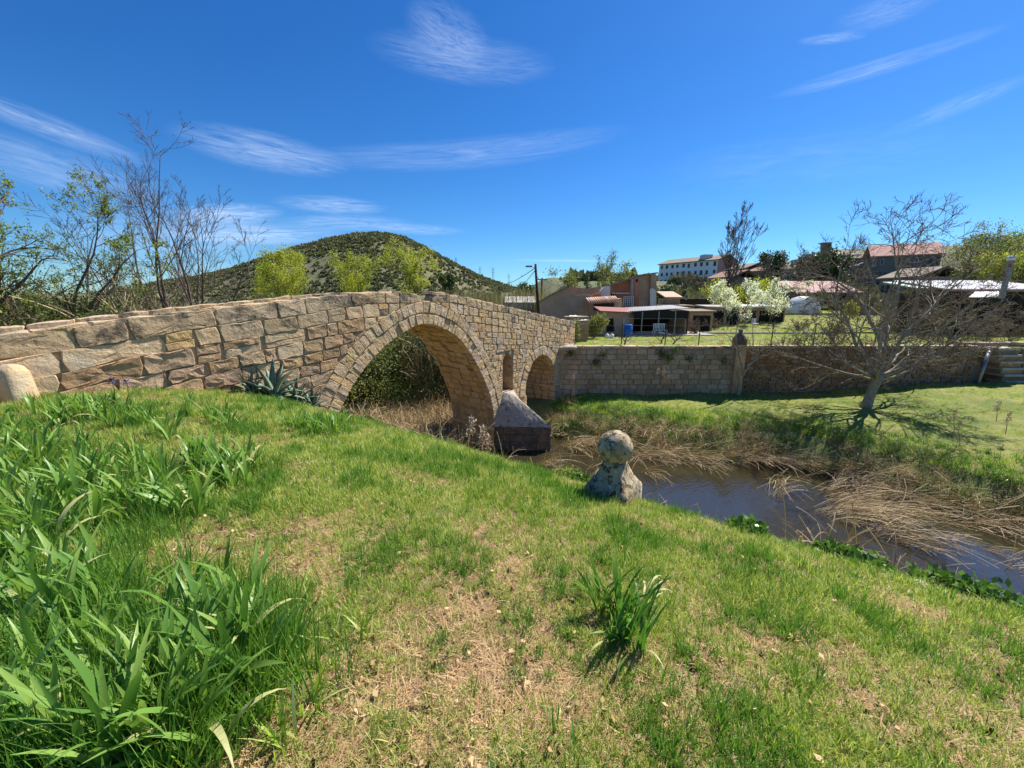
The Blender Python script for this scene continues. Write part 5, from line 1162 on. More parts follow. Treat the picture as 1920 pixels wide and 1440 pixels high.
chair(1414, 617, 38.5, 'white garden chair standing before the dark shed', M['plastic'])
# white plastic sheet heap at the bridge end, low far walls and small sheds
e = MB(); V, F = capgrid(at(1062, 603, 25), at(1103, 600, 25), at(1100, 593, 26.5), at(1068, 591, 26.5), 14, 8, .1); e.add(V, F); tag(e.build('tarpaulin', M['plastic'], smooth=True), 'crumpled white sheet lying past the bridge end', 'tarpaulin')
e = MB(); pA, pB = at(1060, 640, 25.2), at(1103, 640, 25.2); e.box(((pA.x + pB.x) / 2, 25.8, -.1), (pB.x - pA.x, 1.2, at(1080, 600, 25).z + 1.0 + .05 )); tag(e.build('block_wall', M['earth']), 'old wall under the white sheet past the bridge end', 'wall')
e = MB(); pA = at(975, 600, 40); e.box((pA.x, 40, .2), (2.6, 2, 2.6)); e.add([(pA.x - 1.5, 38.8, 1.5), (pA.x + 1.5, 38.8, 1.5), (pA.x + 1.5, 41.2, 2.1), (pA.x - 1.5, 41.2, 2.1)], [(0, 1, 2, 3)]); tag(e.build('concrete_hut', M['concrete']), 'small grey hut left of the utility pole', 'hut')
def shed(u0, u1, vt, vb, Y, dep, wallm, roofm, lab, rise=.5, openm=None, name='shed', over=.2, cat='shed'):
    A, B = at(u0, vb, Y), at(u1, vb, Y); zt = at((u0 + u1) / 2, vt, Y).z; zb0 = min(A.z, GZ if Y < 45 else A.z) - .3
    t = thing(name, lab, cat, ((A.x + B.x) / 2, Y, zb0)); e = MB(); e.box(((A.x + B.x) / 2, Y + dep / 2, (zb0 + zt) / 2), (B.x - A.x, dep, zt - zb0)); e.build('wall', wallm, t)
    e = MB(); e.prism([(A.x - over, Y - over, zt + .02), (B.x + over, Y - over, zt + .02), (B.x + over, Y + dep + over, zt + rise), (A.x - over, Y + dep + over, zt + rise)], (0, 0, .12)); e.build('roof', roofm, t)
    if openm:
        for q in range(openm):
            x0 = A.x + (B.x - A.x) * (q + .12) / openm; x1 = A.x + (B.x - A.x) * (q + .88) / openm
            e = MB(); e.box(((x0 + x1) / 2, Y - .02, (zb0 + zt) / 2 - .05), (x1 - x0, .05, (zt - zb0) * .8)); e.build('opening', M['black'], t)  # dark panel on the solid wall, painting in a shaded interior
    return t
shed(1392, 1468, 577, 618, 41.5, 4, M['earth'], M['sheet'], 'dark open shed behind the blossom trees', .2, 3)
shed(1330, 1385, 578, 612, 40, 3, M['adobe'], M['concrete'], 'low brown shed left of the dark shed', .2, 2)
shed(1292, 1334, 586, 625, 34, 2.5, M['earth'], M['roofgrey'], 'tumbledown stone shed right of the lean-to', .15, 1)
shed(1244, 1300, 575, 598, 44, 3, M['earth'], M['roofgrey'], 'low earth walled shed behind the corrugated roof', .1)
t = shed(1248, 1274, 559, 575, 46, 2.5, M['earth'], M['tile'], 'little shed with orange clay tiles behind the corrugated roof', .7)
shed(1273, 1330, 562, 580, 48, 3, M['darkwood'], M['black'], 'dark low shed with flat roof left of the blossom', .1)
shed(1485, 1612, 550, 575, 60, 5, M['greywall'], M['redroof'], 'long low shed with a red brown roof behind the white tunnel', 1.9, 6)
t = shed(1735, 1775, 548, 590, 33, 4, M['housewall'], M['green'], 'shed with a pale green sheet roof left of the striped roof', .9)
t = shed(1772, 1990, 547, 610, 30, 4, M['darkwood'], M['pinkwall'], 'long dark shed with striped metal roof at the right edge', .8, 5)
for q in range(34):
    A, B = at(1775 + q * 6.4, 547, 29.7), at(1775 + q * 6.4, 547, 34.1); zz = at(1880, 547, 30).z; e = MB(); e.prism([(A.x, 29.75, zz + .17), (A.x + .14, 29.75, zz + .17), (A.x + .14, 34.1, zz + .98), (A.x, 34.1, zz + .98)], (0, 0, .04)); e.build('roof_rib', M['plastic'], t)
e = MB(); V, F = capgrid(at(1815, 558, 27.5), at(1884, 556, 27.5), at(1872, 546, 29.2), at(1828, 547, 29.2), 12, 8, .08); e.add(V, F); sh_ = e.build('tarpaulin', M['plastic'], smooth=True); sm = sh_.modifiers.new('s', 'SOLIDIFY'); sm.thickness = .04; tag(sh_, 'white sheet sagging in front of the striped roof shed', 'tarpaulin')
for i, (u0, u1, vt, lab) in enumerate([(1470, 1605, 588, 'low garden wall behind the white tunnel and yellow bush'), (1600, 1760, 580, 'low rubble wall behind the spreading bare tree'), (1760, 1960, 575, 'low stone wall below the striped roof shed')]):
    A, B = at(u0, 600, 46), at(u1, 600, 46); z1 = at((u0 + u1) / 2, vt, 46).z; e = MB(); e.prism([(A.x, 46, -1.2), (B.x, 46, -1.2), (B.x, 46, z1), (A.x, 46, z1 + .1)], (0, .4, 0)); tag(e.build('low_wall', M['rubble']), lab, 'wall')
# white tunnel
p0, p1 = at(1494, 586, 47.5), at(1540, 586, 47.5); hz_ = at(1512, 556, 47.5).z + .6; cxx = (p0.x + p1.x) / 2; wd = (p1.x - p0.x) / 2
tn = thing('polytunnel', 'small white plastic garden tunnel left of the spreading bare tree', 'tunnel', (cxx, 47.5, -.6)); n_ = 14
V = []; 
for y_ in (47.5, 48.3, 49.1, 49.9):
    for k in range(n_ + 1): a = PI * k / n_; V.append((cxx - wd * math.cos(a), y_, -.6 + hz_ * math.sin(a) ** .8 * (1 + .02 * math.sin(k * 3 + y_))))
e = MB(); e.add(V, [(r * (n_ + 1) + k, r * (n_ + 1) + k + 1, (r + 1) * (n_ + 1) + k + 1, (r + 1) * (n_ + 1) + k) for r in range(3) for k in range(n_)]); e.build('cover', M['plastic'], tn, True)
e = MB(); e.add(V[:n_ + 1], [tuple(range(n_ + 1))]); e.build('end_sheet', M['plastic'], tn)

def block(name, lab, A, B, dep, z0, z1, wallm, roofm, rise, cols, rows, cat='building', winm='glass', gable=None, wsz=(.34, .40), seed=0, chim=0, skip=.0):
    """house between plan points A and B with windows on its near face, pitched roof along A-B"""
    A, B = Vector((*A, 0)), Vector((*B, 0)); d = (B - A).normalized(); nb = Vector((-d.y, d.x, 0)); L = (B - A).length; rs = random.Random(seed)
    t = thing(name, lab, cat, (A.x, A.y, z0)); e = MB(); base = [A, B, B + nb * dep, A + nb * dep]
    e.prism([(p.x, p.y, z0) for p in base], (0, 0, z1 - z0)); e.build('wall', wallm, t)
    if gable: e = MB(); e.prism([(p.x, p.y, z0) for p in (B + d * .02, B + d * .03 + nb * dep)] + [((B + nb * dep + d * .03).x, (B + nb * dep).y, z1), ((B + nb * dep / 2).x + d.x * .03, (B + nb * dep / 2).y, z1 + rise), ((B + d * .02).x, B.y, z1)], tuple(d * .06)); e.build('gable', gable, t)
    o_ = .5; r = [A - d * o_ - nb * o_, B + d * o_ - nb * o_, B + d * o_ + nb * dep / 2, A - d * o_ + nb * dep / 2, A - d * o_ + nb * (dep + o_), B + d * o_ + nb * (dep + o_)]
    zz = [z1, z1, z1 + rise, z1 + rise, z1, z1]; e = MB(); e.add([(p.x, p.y, z) for p, z in zip(r, zz)], [(0, 1, 2, 3), (3, 2, 5, 4)])
    ro = e.build('roof', roofm, t); sm = ro.modifiers.new('s', 'SOLIDIFY'); sm.thickness = .3
    for q in range(chim): p = A + d * L * rs.uniform(.3, .9) + nb * dep * .4; e = MB(); e.box((p.x, p.y, z1 + rise), (1.0, 1.0, 1.6)); e.build('chimney', M['plaster'], ro)
    H_ = (z1 - z0) / rows; wc = L / cols
    for r_ in range(rows):
        for c in range(cols):
            if rs.random() < skip: continue
            w2, h2 = wc * wsz[0] / 2, H_ * wsz[1] / 2; p = A + d * (c + .5 + rs.uniform(-.12, .12)) * wc; zc = z0 + (r_ + .55) * H_; tall = 1.5 if rs.random() < .35 else 1
            fr_ = MB(); pts_ = [p + d * s_ * (w2 + .08) for s_ in (-1, 1)]
            fr_.prism([(*(pts_[0] - nb * .03).xy, zc - h2 * tall - .08), (*(pts_[1] - nb * .03).xy, zc - h2 * tall - .08), (*(pts_[1] - nb * .03).xy, zc + h2 + .08), (*(pts_[0] - nb * .03).xy, zc + h2 + .08)], tuple(nb * .06)); wf = fr_.build('window', M['shutter'] if rs.random() < .4 else M['plaster'], t)
            pn = MB(); pts_ = [p + d * s_ * w2 - nb * .05 for s_ in (-1, 1)]; pn.prism([(*pts_[0].xy, zc - h2 * tall), (*pts_[1].xy, zc - h2 * tall), (*pts_[1].xy, zc + h2), (*pts_[0].xy, zc + h2)], tuple(nb * .02)); pn.build('pane', M[winm] if rs.random() < .75 else M['shutter'], wf)
    return t
def pxy(u, Y): p = at(u, 530, Y); return (p.x, p.y)
ap = block('apartment_building', 'white three storey apartment block with grey tiled roof on the hillside', pxy(1234, 152), pxy(1342, 134), 12, 7.2, 15.0, M['white'], M['roofgrey'], 2.0, 10, 3, gable=M['pinkwall'], seed=3, wsz=(.36, .42))
q = at(1329, 486, 138); e = MB(); e.box((q.x, 140, q.z), (3.0, 3, 3.2)); e.build('roof_box', M['plaster'], ap)
q = at(1297, 488, 143)
for i, (u0, u1, Y, v1, v0, c, r_, wm, rm, lab, gb) in enumerate([
    (1360, 1392, 118, 505, 530, 3, 2, 'housewall', 'roofgrey', 'ochre house behind the tall poplar', None),
    (1392, 1440, 112, 508, 535, 5, 2, 'housewall', 'roof', 'row house with brown tiled roof behind the bare tree', None),
    (1440, 1492, 108, 505, 535, 5, 2, 'housewall', 'roofgrey', 'brown row house behind the dark conifer', None),
    (1330, 1372, 100, 520, 545, 4, 1, 'housewall', 'roof', 'low house in front of the apartment block gable', None),
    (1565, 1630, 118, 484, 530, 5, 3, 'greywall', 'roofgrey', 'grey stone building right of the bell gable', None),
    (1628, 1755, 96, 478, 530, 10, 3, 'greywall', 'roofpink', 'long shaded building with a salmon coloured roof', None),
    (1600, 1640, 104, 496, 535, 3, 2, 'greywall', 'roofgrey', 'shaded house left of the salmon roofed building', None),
    (1650, 1720, 70, 520, 545, 6, 1, 'housewall', 'roofgrey', 'low house below the salmon roofed building', None),
    (1790, 1880, 78, 508, 545, 3, 1, 'housewall', 'roof', 'brown wall building under the feathery green tree', None)]):
    z1, z0 = at((u0 + u1) / 2, v1, Y).z, at((u0 + u1) / 2, v0, Y).z - 3
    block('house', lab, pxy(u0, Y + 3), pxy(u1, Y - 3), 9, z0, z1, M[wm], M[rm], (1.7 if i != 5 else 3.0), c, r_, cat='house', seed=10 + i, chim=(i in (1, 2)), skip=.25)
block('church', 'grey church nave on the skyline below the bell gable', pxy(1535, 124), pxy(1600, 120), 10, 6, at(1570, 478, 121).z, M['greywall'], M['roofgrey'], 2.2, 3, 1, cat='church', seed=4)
bl = thing('bell_gable', 'square stone bell gable with one opening on the skyline', 'belfry', at(1552, 480, 119)); A = lambda u, v: at(u, v, 119)
for q0, q1, v0, v1 in ((1545, 1549.5, 486, 458), (1554.5, 1559.5, 486, 458), (1545, 1559.5, 459.5, 455.5), (1549, 1555, 486, 470)):
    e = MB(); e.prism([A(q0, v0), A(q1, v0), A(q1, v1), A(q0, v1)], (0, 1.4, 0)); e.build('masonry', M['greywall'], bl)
e = MB(); e.prism([A(1543.5, 456), A(1561, 455.5), A(1561, 454), A(1543.5, 454.5)], (0, 2, 0)); e.build('cap', M['roofgrey'], bl)
e = MB(); e.prism([at(1236, 545, 100), at(1352, 537, 96), at(1352, 540, 96), at(1236, 549, 100)], (0, 6, 0)); o = e.build('hillside_road', M['concrete']); o['kind'] = 'structure'
hb = block('far_house', 'tiny pink and white house far off at the foot of the hill on the left', pxy(236, 210), pxy(266, 212), 9, -6, at(250, 577, 210).z, M['roofpink'], M['plaster'], 1.2, 4, 1, cat='house', seed=5)
# poles, lamp, wires, pylons
po = thing('utility_pole', 'tall dark pole with a street lamp arm beside the ruined house', 'pole', at(1010, 606, 31))
a0, a1 = at(1011, 612, 31), at(1004, 495, 31); e = MB(); e.tube([a0, a1], [.13, .085], 10); e.build('shaft', M['pole'], po, True)
e = MB(); e.tube([at(1004.5, 506, 31), at(1000, 500, 30.7), at(993, 500, 30.4)], .03, 6); e.build('lamp_arm', M['metal'], po)
e = MB(); c_ = at(992, 499.5, 30.3); e.box(c_, (.5, .22, .12)); e.build('lamp_head', M['metal'], po, bevel=.03)
e = MB(); e.tube([at(1002, 509, 31.3), at(1006.5, 508, 30.8)], .03, 6); e.build('cross_arm', M['pole'], po)
p2 = thing('utility_pole', 'second shorter pole behind the lamp pole', 'pole', at(1014, 600, 48)); e = MB(); e.tube([at(1014.5, 600, 48), at(1016.5, 521, 48)], [.14, .10], 8); e.build('shaft', M['pole'], p2, True)
e = MB(); e.box(at(1016.5, 524, 48), (1.2, .1, .1)); e.build('cross_arm', M['pole'], p2)
def wire(lab, A, B, sag, r=.013):
    A, B = Vector(A), Vector(B); e = MB(); e.tube([A.lerp(B, t_) - Vector((0, 0, sag * 4 * t_ * (1 - t_))) for t_ in np.linspace(0, 1, 13)], r, 4); tag(e.build('power_line', M['pole']), lab, 'cable')
wire('cable running left from the lamp pole down behind the bridge', at(1004, 506, 31), at(962, 538, 60), .5, .028)
wire('upper cable running left from the lamp pole to the far pylons', at(1004, 502, 31), at(930, 528, 120), 1.0, .03)
wire('cable from the lamp pole to the second pole', at(1005, 512, 31), at(1016, 523, 48), .3, .022)
wire('cable running right from the second pole to the trees', at(1017, 523, 48), at(1062, 535, 70), .4, .028)
def pylon(u, v0, v1, Y, lab):
    b, t_ = at(u, v1, Y), at(u, v0, Y); h = t_.z - b.z; T = thing('pylon', lab, 'pylon', b); w_ = h * .09; e = MB(); r = h * .006
    for sx in (-1, 1):
        for sy in (-1, 1): e.tube([b + Vector((sx * w_, sy * w_, 0)), t_ + Vector((sx * w_ * .15, sy * w_ * .15, 0))], r, 4)
    for q in range(7):
        f0, f1 = q / 7, (q + 1) / 7; s0, s1 = w_ * (1 - .85 * f0), w_ * (1 - .85 * f1)
        for sy in (-1, 1): e.tube([b + Vector((-s0, sy * s0, h * f0)), b + Vector((s1, sy * s1, h * f1))], r * .7, 3); e.tube([b + Vector((s0, sy * s0, h * f0)), b + Vector((-s1, sy * s1, h * f1))], r * .7, 3)
    e.build('lattice', M['metal'], T); e = MB()
    for f_ in (.7, .83, .95): e.tube([b + Vector((-h * .17 * (1.3 - f_ * .5), 0, h * f_)), b + Vector((h * .17 * (1.3 - f_ * .5), 0, h * f_))], r * 1.2, 4)
    e.build('arm', M['metal'], T)
pylon(855, 483, 505, 400, 'lattice pylon on the right shoulder of the hill'); pylon(900, 500, 519, 400, 'lattice pylon just above the right slope of the hill')
pylon(924.5, 502, 530, 330, 'largest lattice pylon in the gap right of the hill'); pylon(954, 514, 536, 380, 'small lattice pylon nearest the lamp pole')
pylon(877, 505, 520, 420, 'faint tiny pylon on the slope right of the shoulder pylon')
lc = thing('lamp_column', 'grey column with pale cap and red disc rising behind the striped roof', 'column', at(1893, 545, 27)); t_ = at(1897, 482, 27); b = Vector((t_.x, 27, at(1893, 560, 27).z))
e = MB(); e.box((b.lerp(t_, .5)), (.22, .22, (t_ - b).z)); e.build('shaft', M['metal'], lc, bevel=.02); e = MB(); e.lathe([(.2, -.2), (.22, 0), (.16, .08)], tuple(t_), 14); e.build('cap', M['plastic'], lc, True)
e = MB(); e.lathe([(.11, -.015), (.11, .015)], (0, 0, 0), 16); d_ = e.build('disc', M['sign'], lc); q = at(1896, 498, 26.8); d_.matrix_parent_inverse = Matrix(); d_.rotation_euler = (PI / 2, 0, 0); d_.location = Vector((q.x, 26.86, q.z)) - lc.location
# fence on the garden wall
xsf = [at(u, 640, 21.9).x for u in (1078, 1165, 1247, 1310, 1446, 1525, 1640, 1740)]
for i, x_ in enumerate(xsf):
    e = MB(); e.tube([(x_, 21.9, -.95), (x_ + .02, 21.9, .42)], .028, 6); tag(e.build('fence_post', M['rust']), 'thin rusty iron fence post on the garden wall, ' + ['first', 'second', 'third', 'fourth', 'fifth', 'sixth', 'seventh', 'eighth'][i] + ' from the bridge', 'post', 'fence posts on the garden wall')
for z_, lab in ((.32, 'top'), (-.12, 'middle'), (-.5, 'lowest')):
    for k, (a, b) in enumerate(((xsf[0], xsf[4]), (xsf[4], xsf[7]))):
        e = MB(); e.tube([(a + (b - a) * t_, 21.87, z_ - .03 * math.sin(PI * (t_ * 4 % 1))) for t_ in np.linspace(0, 1, 17)], .006, 3); tag(e.build('fence_wire', M['rust']), lab + ' fence wire over the garden wall, ' + ('left of the pillar' if k == 0 else 'right of the pillar'), 'wire')
e = MB(); V, F = capgrid(at(1040, 652, 21.2), at(1082, 651, 21.2), at(1080, 646, 22.2), at(1048, 646, 22.2), 8, 6, .05); e.add(V, F); o = e.build('wall_cap_stone', M['concrete'], smooth=True); sm = o.modifiers.new('s', 'SOLIDIFY'); sm.thickness = .16; tag(o, 'pale slab on the corner where wall and bridge meet', 'stone')
for i, u_ in enumerate((1352, 1225, 1398)):
    p = at(u_, 640, 22.6); C = rg.normal(0, 1, (60, 3)) * (.12, .12, .08) + (p.x, 22.6, -.8); fl = thing('garden_flowers', ['yellow flowers beside the wall pillar', 'small yellow flowers below the lean-to', 'pale yellow flowers right of the wall pillar'][i], 'flowers', (p.x, 22.6, -.93))
    V, F = leafquads(rg, C, .06, .9); obj('petals', npmesh('petals', V, [F], M['yellow']), fl); V, F = blades(rg, 24, .16, .18, .008, .3); obj('leaves', npmesh('leaves', V + np.array([p.x, 22.6, -.95]), [F], M['meadow']), fl)
# ivy tufts on the wall
for i, (u_, v_) in enumerate([(1068, 664), (1131, 665), (1240, 660), (1268, 658), (1293, 672), (1358, 678), (1118, 680), (1256, 672), (1650, 660), (1243, 668)]):
    p = at(u_, v_, 21.4); V, F = leafquads(rg, rg.normal(0, 1, (110, 3)) * (.13, .05, .13) + (p.x, 21.38, p.z), .07, .8); tag(obj('wall_plant', npmesh('wall_plant', V, [F], M['ivy' if i % 2 else 'dark'])), 'small tuft of leaves growing out of the retaining wall, ' + ['first', 'third', 'fourth', 'eighth', 'ninth', 'sixth', 'second', 'seventh', 'last', 'fifth'][i] + ' counted from the bridge', 'plant', 'plants growing in the wall joints')

# ------------------------------------------------------------------ near things
def gpos(u, v, z):
    d = ray(u, v); t = (z - CAMZ) / d[2]; return t * d[0], t * d[1]
# ball topped stone post
bx_, by_ = 1.14, 4.12; bz = -.60
bo = thing('stone_post', 'lichen covered stone post with ball top on the river bank edge', 'post', (bx_, by_, bz))
rzb = rad(52); e = MB()
e.lathe([(.25, -.8), (.245, .16), (.235, .19), (.20, .24), (.165, .30), (.14, .37), (.128, .43), (.125, .47)], (bx_, by_, bz), 40, [1, 1, 1, .95, .9, .75, .5, .3], rzb); base_o = e.build('base', M['boll'], bo, True)
e = MB(); e.lathe([(max(.005, .19 * math.sin(a)) * (1 + .02 * math.sin(5 * a)), .62 - .195 * math.cos(a)) for a in np.linspace(.03, PI - .02, 18)], (bx_, by_, bz), 36); ball = e.build('ball', M['boll'], bo, True)
for o in (base_o, ball):
    for vt in o.data.vertices:
        c = vt.co; k = (float(fbm(c.x * 9 + c.z * 7, c.y * 9 - c.z * 5, 3)) - .5) * .022; vt.co = c + Vector((c.x - bx_, c.y - by_, 0)).normalized() * k
# roadside stones at the far left
x_, y_ = W(.30, -10.12, 0)[:2]; e = MB(); e.lathe([(.20, -.2), (.19, .1), (.165, .48), (.13, .58), (.06, .62)], (x_, y_, 0), 18, [.6, .6, .5, .3, 0]); tag(e.build('guard_stone', M['stone'], smooth=True), 'short rounded guard stone at the foot of the parapet on the left', 'stone')
e = MB(); e.box((x_ - .28, y_ - .62, .16), (.5, .8, .56), rad(12)); o = e.build('stone_block', M['stone'], bevel=.07); tag(o, 'big worn stone block cut off by the left edge', 'stone')
e = MB(); e.box((x_ - .34, y_ - .12, .55), (.12, .05, .6)); tag(e.build('metal_plate', M['metal']), 'grey upright metal strip at the very left edge', 'post')
q = gpos(1712, 1058, -.5); e = MB(); V, F = capgrid((-.15, -.03, .0), (.15, -.06, .0), (.16, .05, .01), (-.14, .05, .01), 8, 6, .03); e.add([(a + q[0], b + q[1], c + float(H(*q)) + .0) for a, b, c in V], F); o = e.build('flat_stone', M['concrete'], smooth=True); sm = o.modifiers.new('s', 'SOLIDIFY'); sm.thickness = .1; tag(o, 'pale flat stone at the crest of the grassy bank', 'stone')

# iris leaves: broad folded blades, each a part
def irisleaf(rng, L, wd, bend, twist):
    s_ = 9; t = np.linspace(0, 1, s_); ang = bend * t ** 1.6; ds = L / (s_ - 1)
    y = np.concatenate([[0], np.cumsum(np.sin(ang[1:]) * ds)]); z = np.concatenate([[0], np.cumsum(np.cos(ang[1:]) * ds)])
    w_ = wd * np.clip(.62 + .9 * t - 1.52 * t ** 2.6, .02, 1.2) ; w_[-1] = .0015
    V = []; 
    for i in range(s_):
        a = twist * t[i]; f_ = .16 * w_[i]
        V += [(-w_[i] * math.cos(a), y[i] - w_[i] * math.sin(a), z[i]), (0, y[i] + f_, z[i]), (w_[i] * math.cos(a), y[i] + w_[i] * math.sin(a), z[i])]
    F = [(3 * i + k, 3 * i + k + 1, 3 * i + k + 4, 3 * i + k + 3) for i in range(s_ - 1) for k in (0, 1)]
    return V, F
IL = []
for i in range(12):
    V, F = irisleaf(rg, 1.0, .034 + .016 * rg.uniform(), rg.uniform(.1, 1.05), rg.normal(0, .4)); IL.append(npmesh('leaf', V, [F], M['iris'], True))
PL_ = []
for i in range(2): V, F = irisleaf(rg, 1.0, .04, rg.uniform(1.2, 2.4), .5); PL_.append(npmesh('leaf', V, [F], M['irispale'], True))
def iris(x, y, s, nf, label, group, rng, lean=None, name='iris_plant', meshes=None, cat='iris', wid=1.0, fan=.5):
    z = float(H(x, y)); t = thing(name, label, cat, (x, y, z - .02), group)
    for f_ in range(nf):
        ax = rng.uniform(0, PI); ox, oy = rng.normal(0, .09, 2) * (nf > 1); k = rng.integers(5, 8); tilt = (rng.normal(0, .18), rng.normal(0, .18))
        for q in range(k):
            sp = (q - (k - 1) / 2) / (k / 2) * fan + rng.normal(0, .06)
            me = (meshes or IL)[rng.integers(len(meshes or IL))] if rng.uniform() > .06 else PL_[rng.integers(2)]
            o = bpy.data.objects.new('leaf', me); link(o, t)
            L = s * rng.uniform(.65, 1.1) * (1 - .25 * abs(sp))
            dirz = (PI / 2 if sp < 0 else -PI / 2) + ax
            o.rotation_euler = Matrix.Rotation(ax, 3, 'Z').to_euler()
            Rm = Matrix.Translation((ox + math.cos(ax) * sp * .05, oy + math.sin(ax) * sp * .05, 0)) @ Matrix.Rotation(tilt[0], 4, 'X') @ Matrix.Rotation(ax, 4, 'Z') @ Matrix.Rotation(sp, 4, 'Y') @ Matrix.Rotation((PI / 2 if sp > 0 else -PI / 2) * -1 + rng.normal(0, .25), 4, 'Z') @ Matrix.Diagonal((L * wid, L, L, 1))
            o.matrix_local = Rm
    return t
ri = np.random.default_rng(17)
# mass along the left edge of the picture, near to far
spots = []
for (u, v) in [(60, 1420), (200, 1430), (330, 1425), (400, 1370), (120, 1330), (20, 1270), (410, 1290), (390, 1210), (300, 1330), (30, 1130), (160, 1240), (330, 1180), (90, 1210), (250, 1270), (455, 1180)]:
    spots.append((*gpos(u, v, 0), .42, 5, 'front'))
for (u, v) in [(20, 1000), (90, 960), (200, 950), (150, 900), (260, 930), (50, 900), (120, 1010), (10, 930), (330, 960)]:
    spots.append((*gpos(u, v, 0), .46, 5, 'mid'))
for (u, v) in [(30, 850), (210, 880), (260, 890), (110, 860), (150, 850)]:
    spots.append((*gpos(u, v, -.05), .42, 5, 'upper'))
for (u, v) in [(375, 880), (400, 905), (440, 900), (470, 880), (420, 870)]:
    spots.append((*gpos(u, v, -.12), .44, 5, 'centre'))
for (u, v) in [(110, 785), (150, 775), (190, 770), (235, 765), (130, 800), (210, 790), (250, 775), (165, 795)]:
    spots.append((*gpos(u, v, -.05), .46, 5, 'wall'))
for (u, v) in [(370, 790), (395, 800), (420, 790), (345, 770), (430, 810), (300, 830), (280, 810), (330, 840)]:
    spots.append((*gpos(u, v, -.2), .42, 3, 'agave'))
for (u, v) in [(575, 825), (600, 830), (630, 828), (560, 815), (610, 815)]:
    spots.append((*gpos(u, v, -.45), .42, 4, 'arch'))
for (u, v) in [(520, 775), (540, 785), (500, 765)]: spots.append((*gpos(u, v, -.55), .32, 2, 'low'))
for (u, v) in [(60, 1180), (140, 1120), (230, 1110), (300, 1240), (210, 1180), (350, 1270), (450, 1290), (270, 1400), (430, 1120), (10, 1340), (480, 1240), (130, 1400)]: spots.append((*gpos(u, v, 0), .42, 4, 'front'))
for (u, v) in [(60, 930), (130, 960), (240, 975), (300, 945), (170, 920), (90, 1045), (40, 1060), (220, 905)]: spots.append((*gpos(u, v, 0), .44, 4, 'mid'))
for (u, v) in [(20, 815), (70, 830), (170, 870), (300, 900), (60, 880)]: spots.append((*gpos(u, v, -.05), .40, 4, 'upper'))
for (u, v) in [(395, 880), (450, 915)]: spots.append((*gpos(u, v, -.12), .44, 5, 'centre'))
for (u, v) in [(100, 800), (175, 785), (270, 790), (225, 800)]: spots.append((*gpos(u, v, -.05), .40, 4, 'wall'))
LB = {'front': 'broad leaved iris in the dense bed at the bottom left corner', 'mid': 'broad leaved iris in the second bed behind the front bed on the left', 'upper': 'iris clump in the third bed up the left edge', 'centre': 'iris in the isolated clump left of centre with arching leaves',
      'wall': 'iris in the dark green bed nearest the parapet wall', 'agave': 'small iris tuft in the lawn between the wall bed and the agave', 'arch': 'iris in the low dark clump before the large arch', 'low': 'iris tuft growing at the foot of the agave'}
ORD = ['first', 'second', 'third', 'fourth', 'fifth', 'sixth', 'seventh', 'eighth', 'ninth', 'tenth', 'eleventh', 'twelfth', 'thirteenth', 'fourteenth', 'fifteenth', 'sixteenth', 'seventeenth', 'eighteenth', 'nineteenth', 'twentieth', 'twenty-first', 'twenty-second', 'twenty-third', 'twenty-fourth', 'twenty-fifth', 'twenty-sixth', 'twenty-seventh', 'twenty-eighth']
LB = {'front': 'iris of the dense bottom left bed', 'mid': 'iris of the second bed behind the front bed', 'upper': 'iris of the third bed up the left edge', 'centre': 'arching iris of the isolated clump left of centre', 'wall': 'iris of the dark bed nearest the parapet', 'agave': 'small iris tuft between the wall bed and the agave', 'arch': 'iris of the low clump before the large arch', 'low': 'iris tuft at the foot of the agave'}
def ordlabel(sp_, all_):
    same = sorted([q for q in all_ if q[4] == sp_[4]], key=lambda q: q[0] / max(q[1], .2)); return ORD[same.index(sp_)] + ' from the left'
for sp0 in spots:
    x_, y_, s_, nf, gname = sp0
    iris(x_ , y_, s_ * ri.uniform(.85, 1.15), nf, LB[gname] + ', ' + ordlabel(sp0, spots), 'irises: ' + {'front': 'bottom left bed', 'mid': 'second bed', 'upper': 'third bed', 'centre': 'centre clump', 'wall': 'bed by the wall', 'agave': 'tufts left of the agave', 'arch': 'clump before the arch', 'low': 'tufts below the agave'}[gname], ri)
# tall grass among the irises
tg = [proto('w', *blades(rg, 24, .06, .34, .0036, .25, 5, .5), M['grassdark']) for i in range(4)] + [proto('w', *blades(rg, 16, .05, .22, .008, .4, 4, .5), M['grass']) for i in range(2)]
P = []
for x_, y_, s_, nf, gname in spots:
    k = {'front': 26, 'mid': 22, 'upper': 14, 'centre': 9, 'wall': 10, 'agave': 7, 'arch': 8, 'low': 6}[gname]; sd = {'front': .15, 'mid': .20, 'centre': .13}.get(gname, .17)
    for q in range(k): P.append((x_ + rg.normal(0, sd), y_ + rg.normal(0, sd), 1 if gname == 'front' else .72))
P = np.array([p for p in P if p[1] > .35 or p[0] < -1.2]); n_ = len(P)
scatter('tall_grass', tg, np.stack([P[:, 0], P[:, 1], H(P[:, 0], P[:, 1])], -1), np.stack([rg.normal(0, .12, n_), rg.normal(0, .12, n_), rg.uniform(0, 6.28, n_)], -1), rg.uniform(.55, 1.0, n_) * P[:, 2], rg.integers(0, 6, n_))
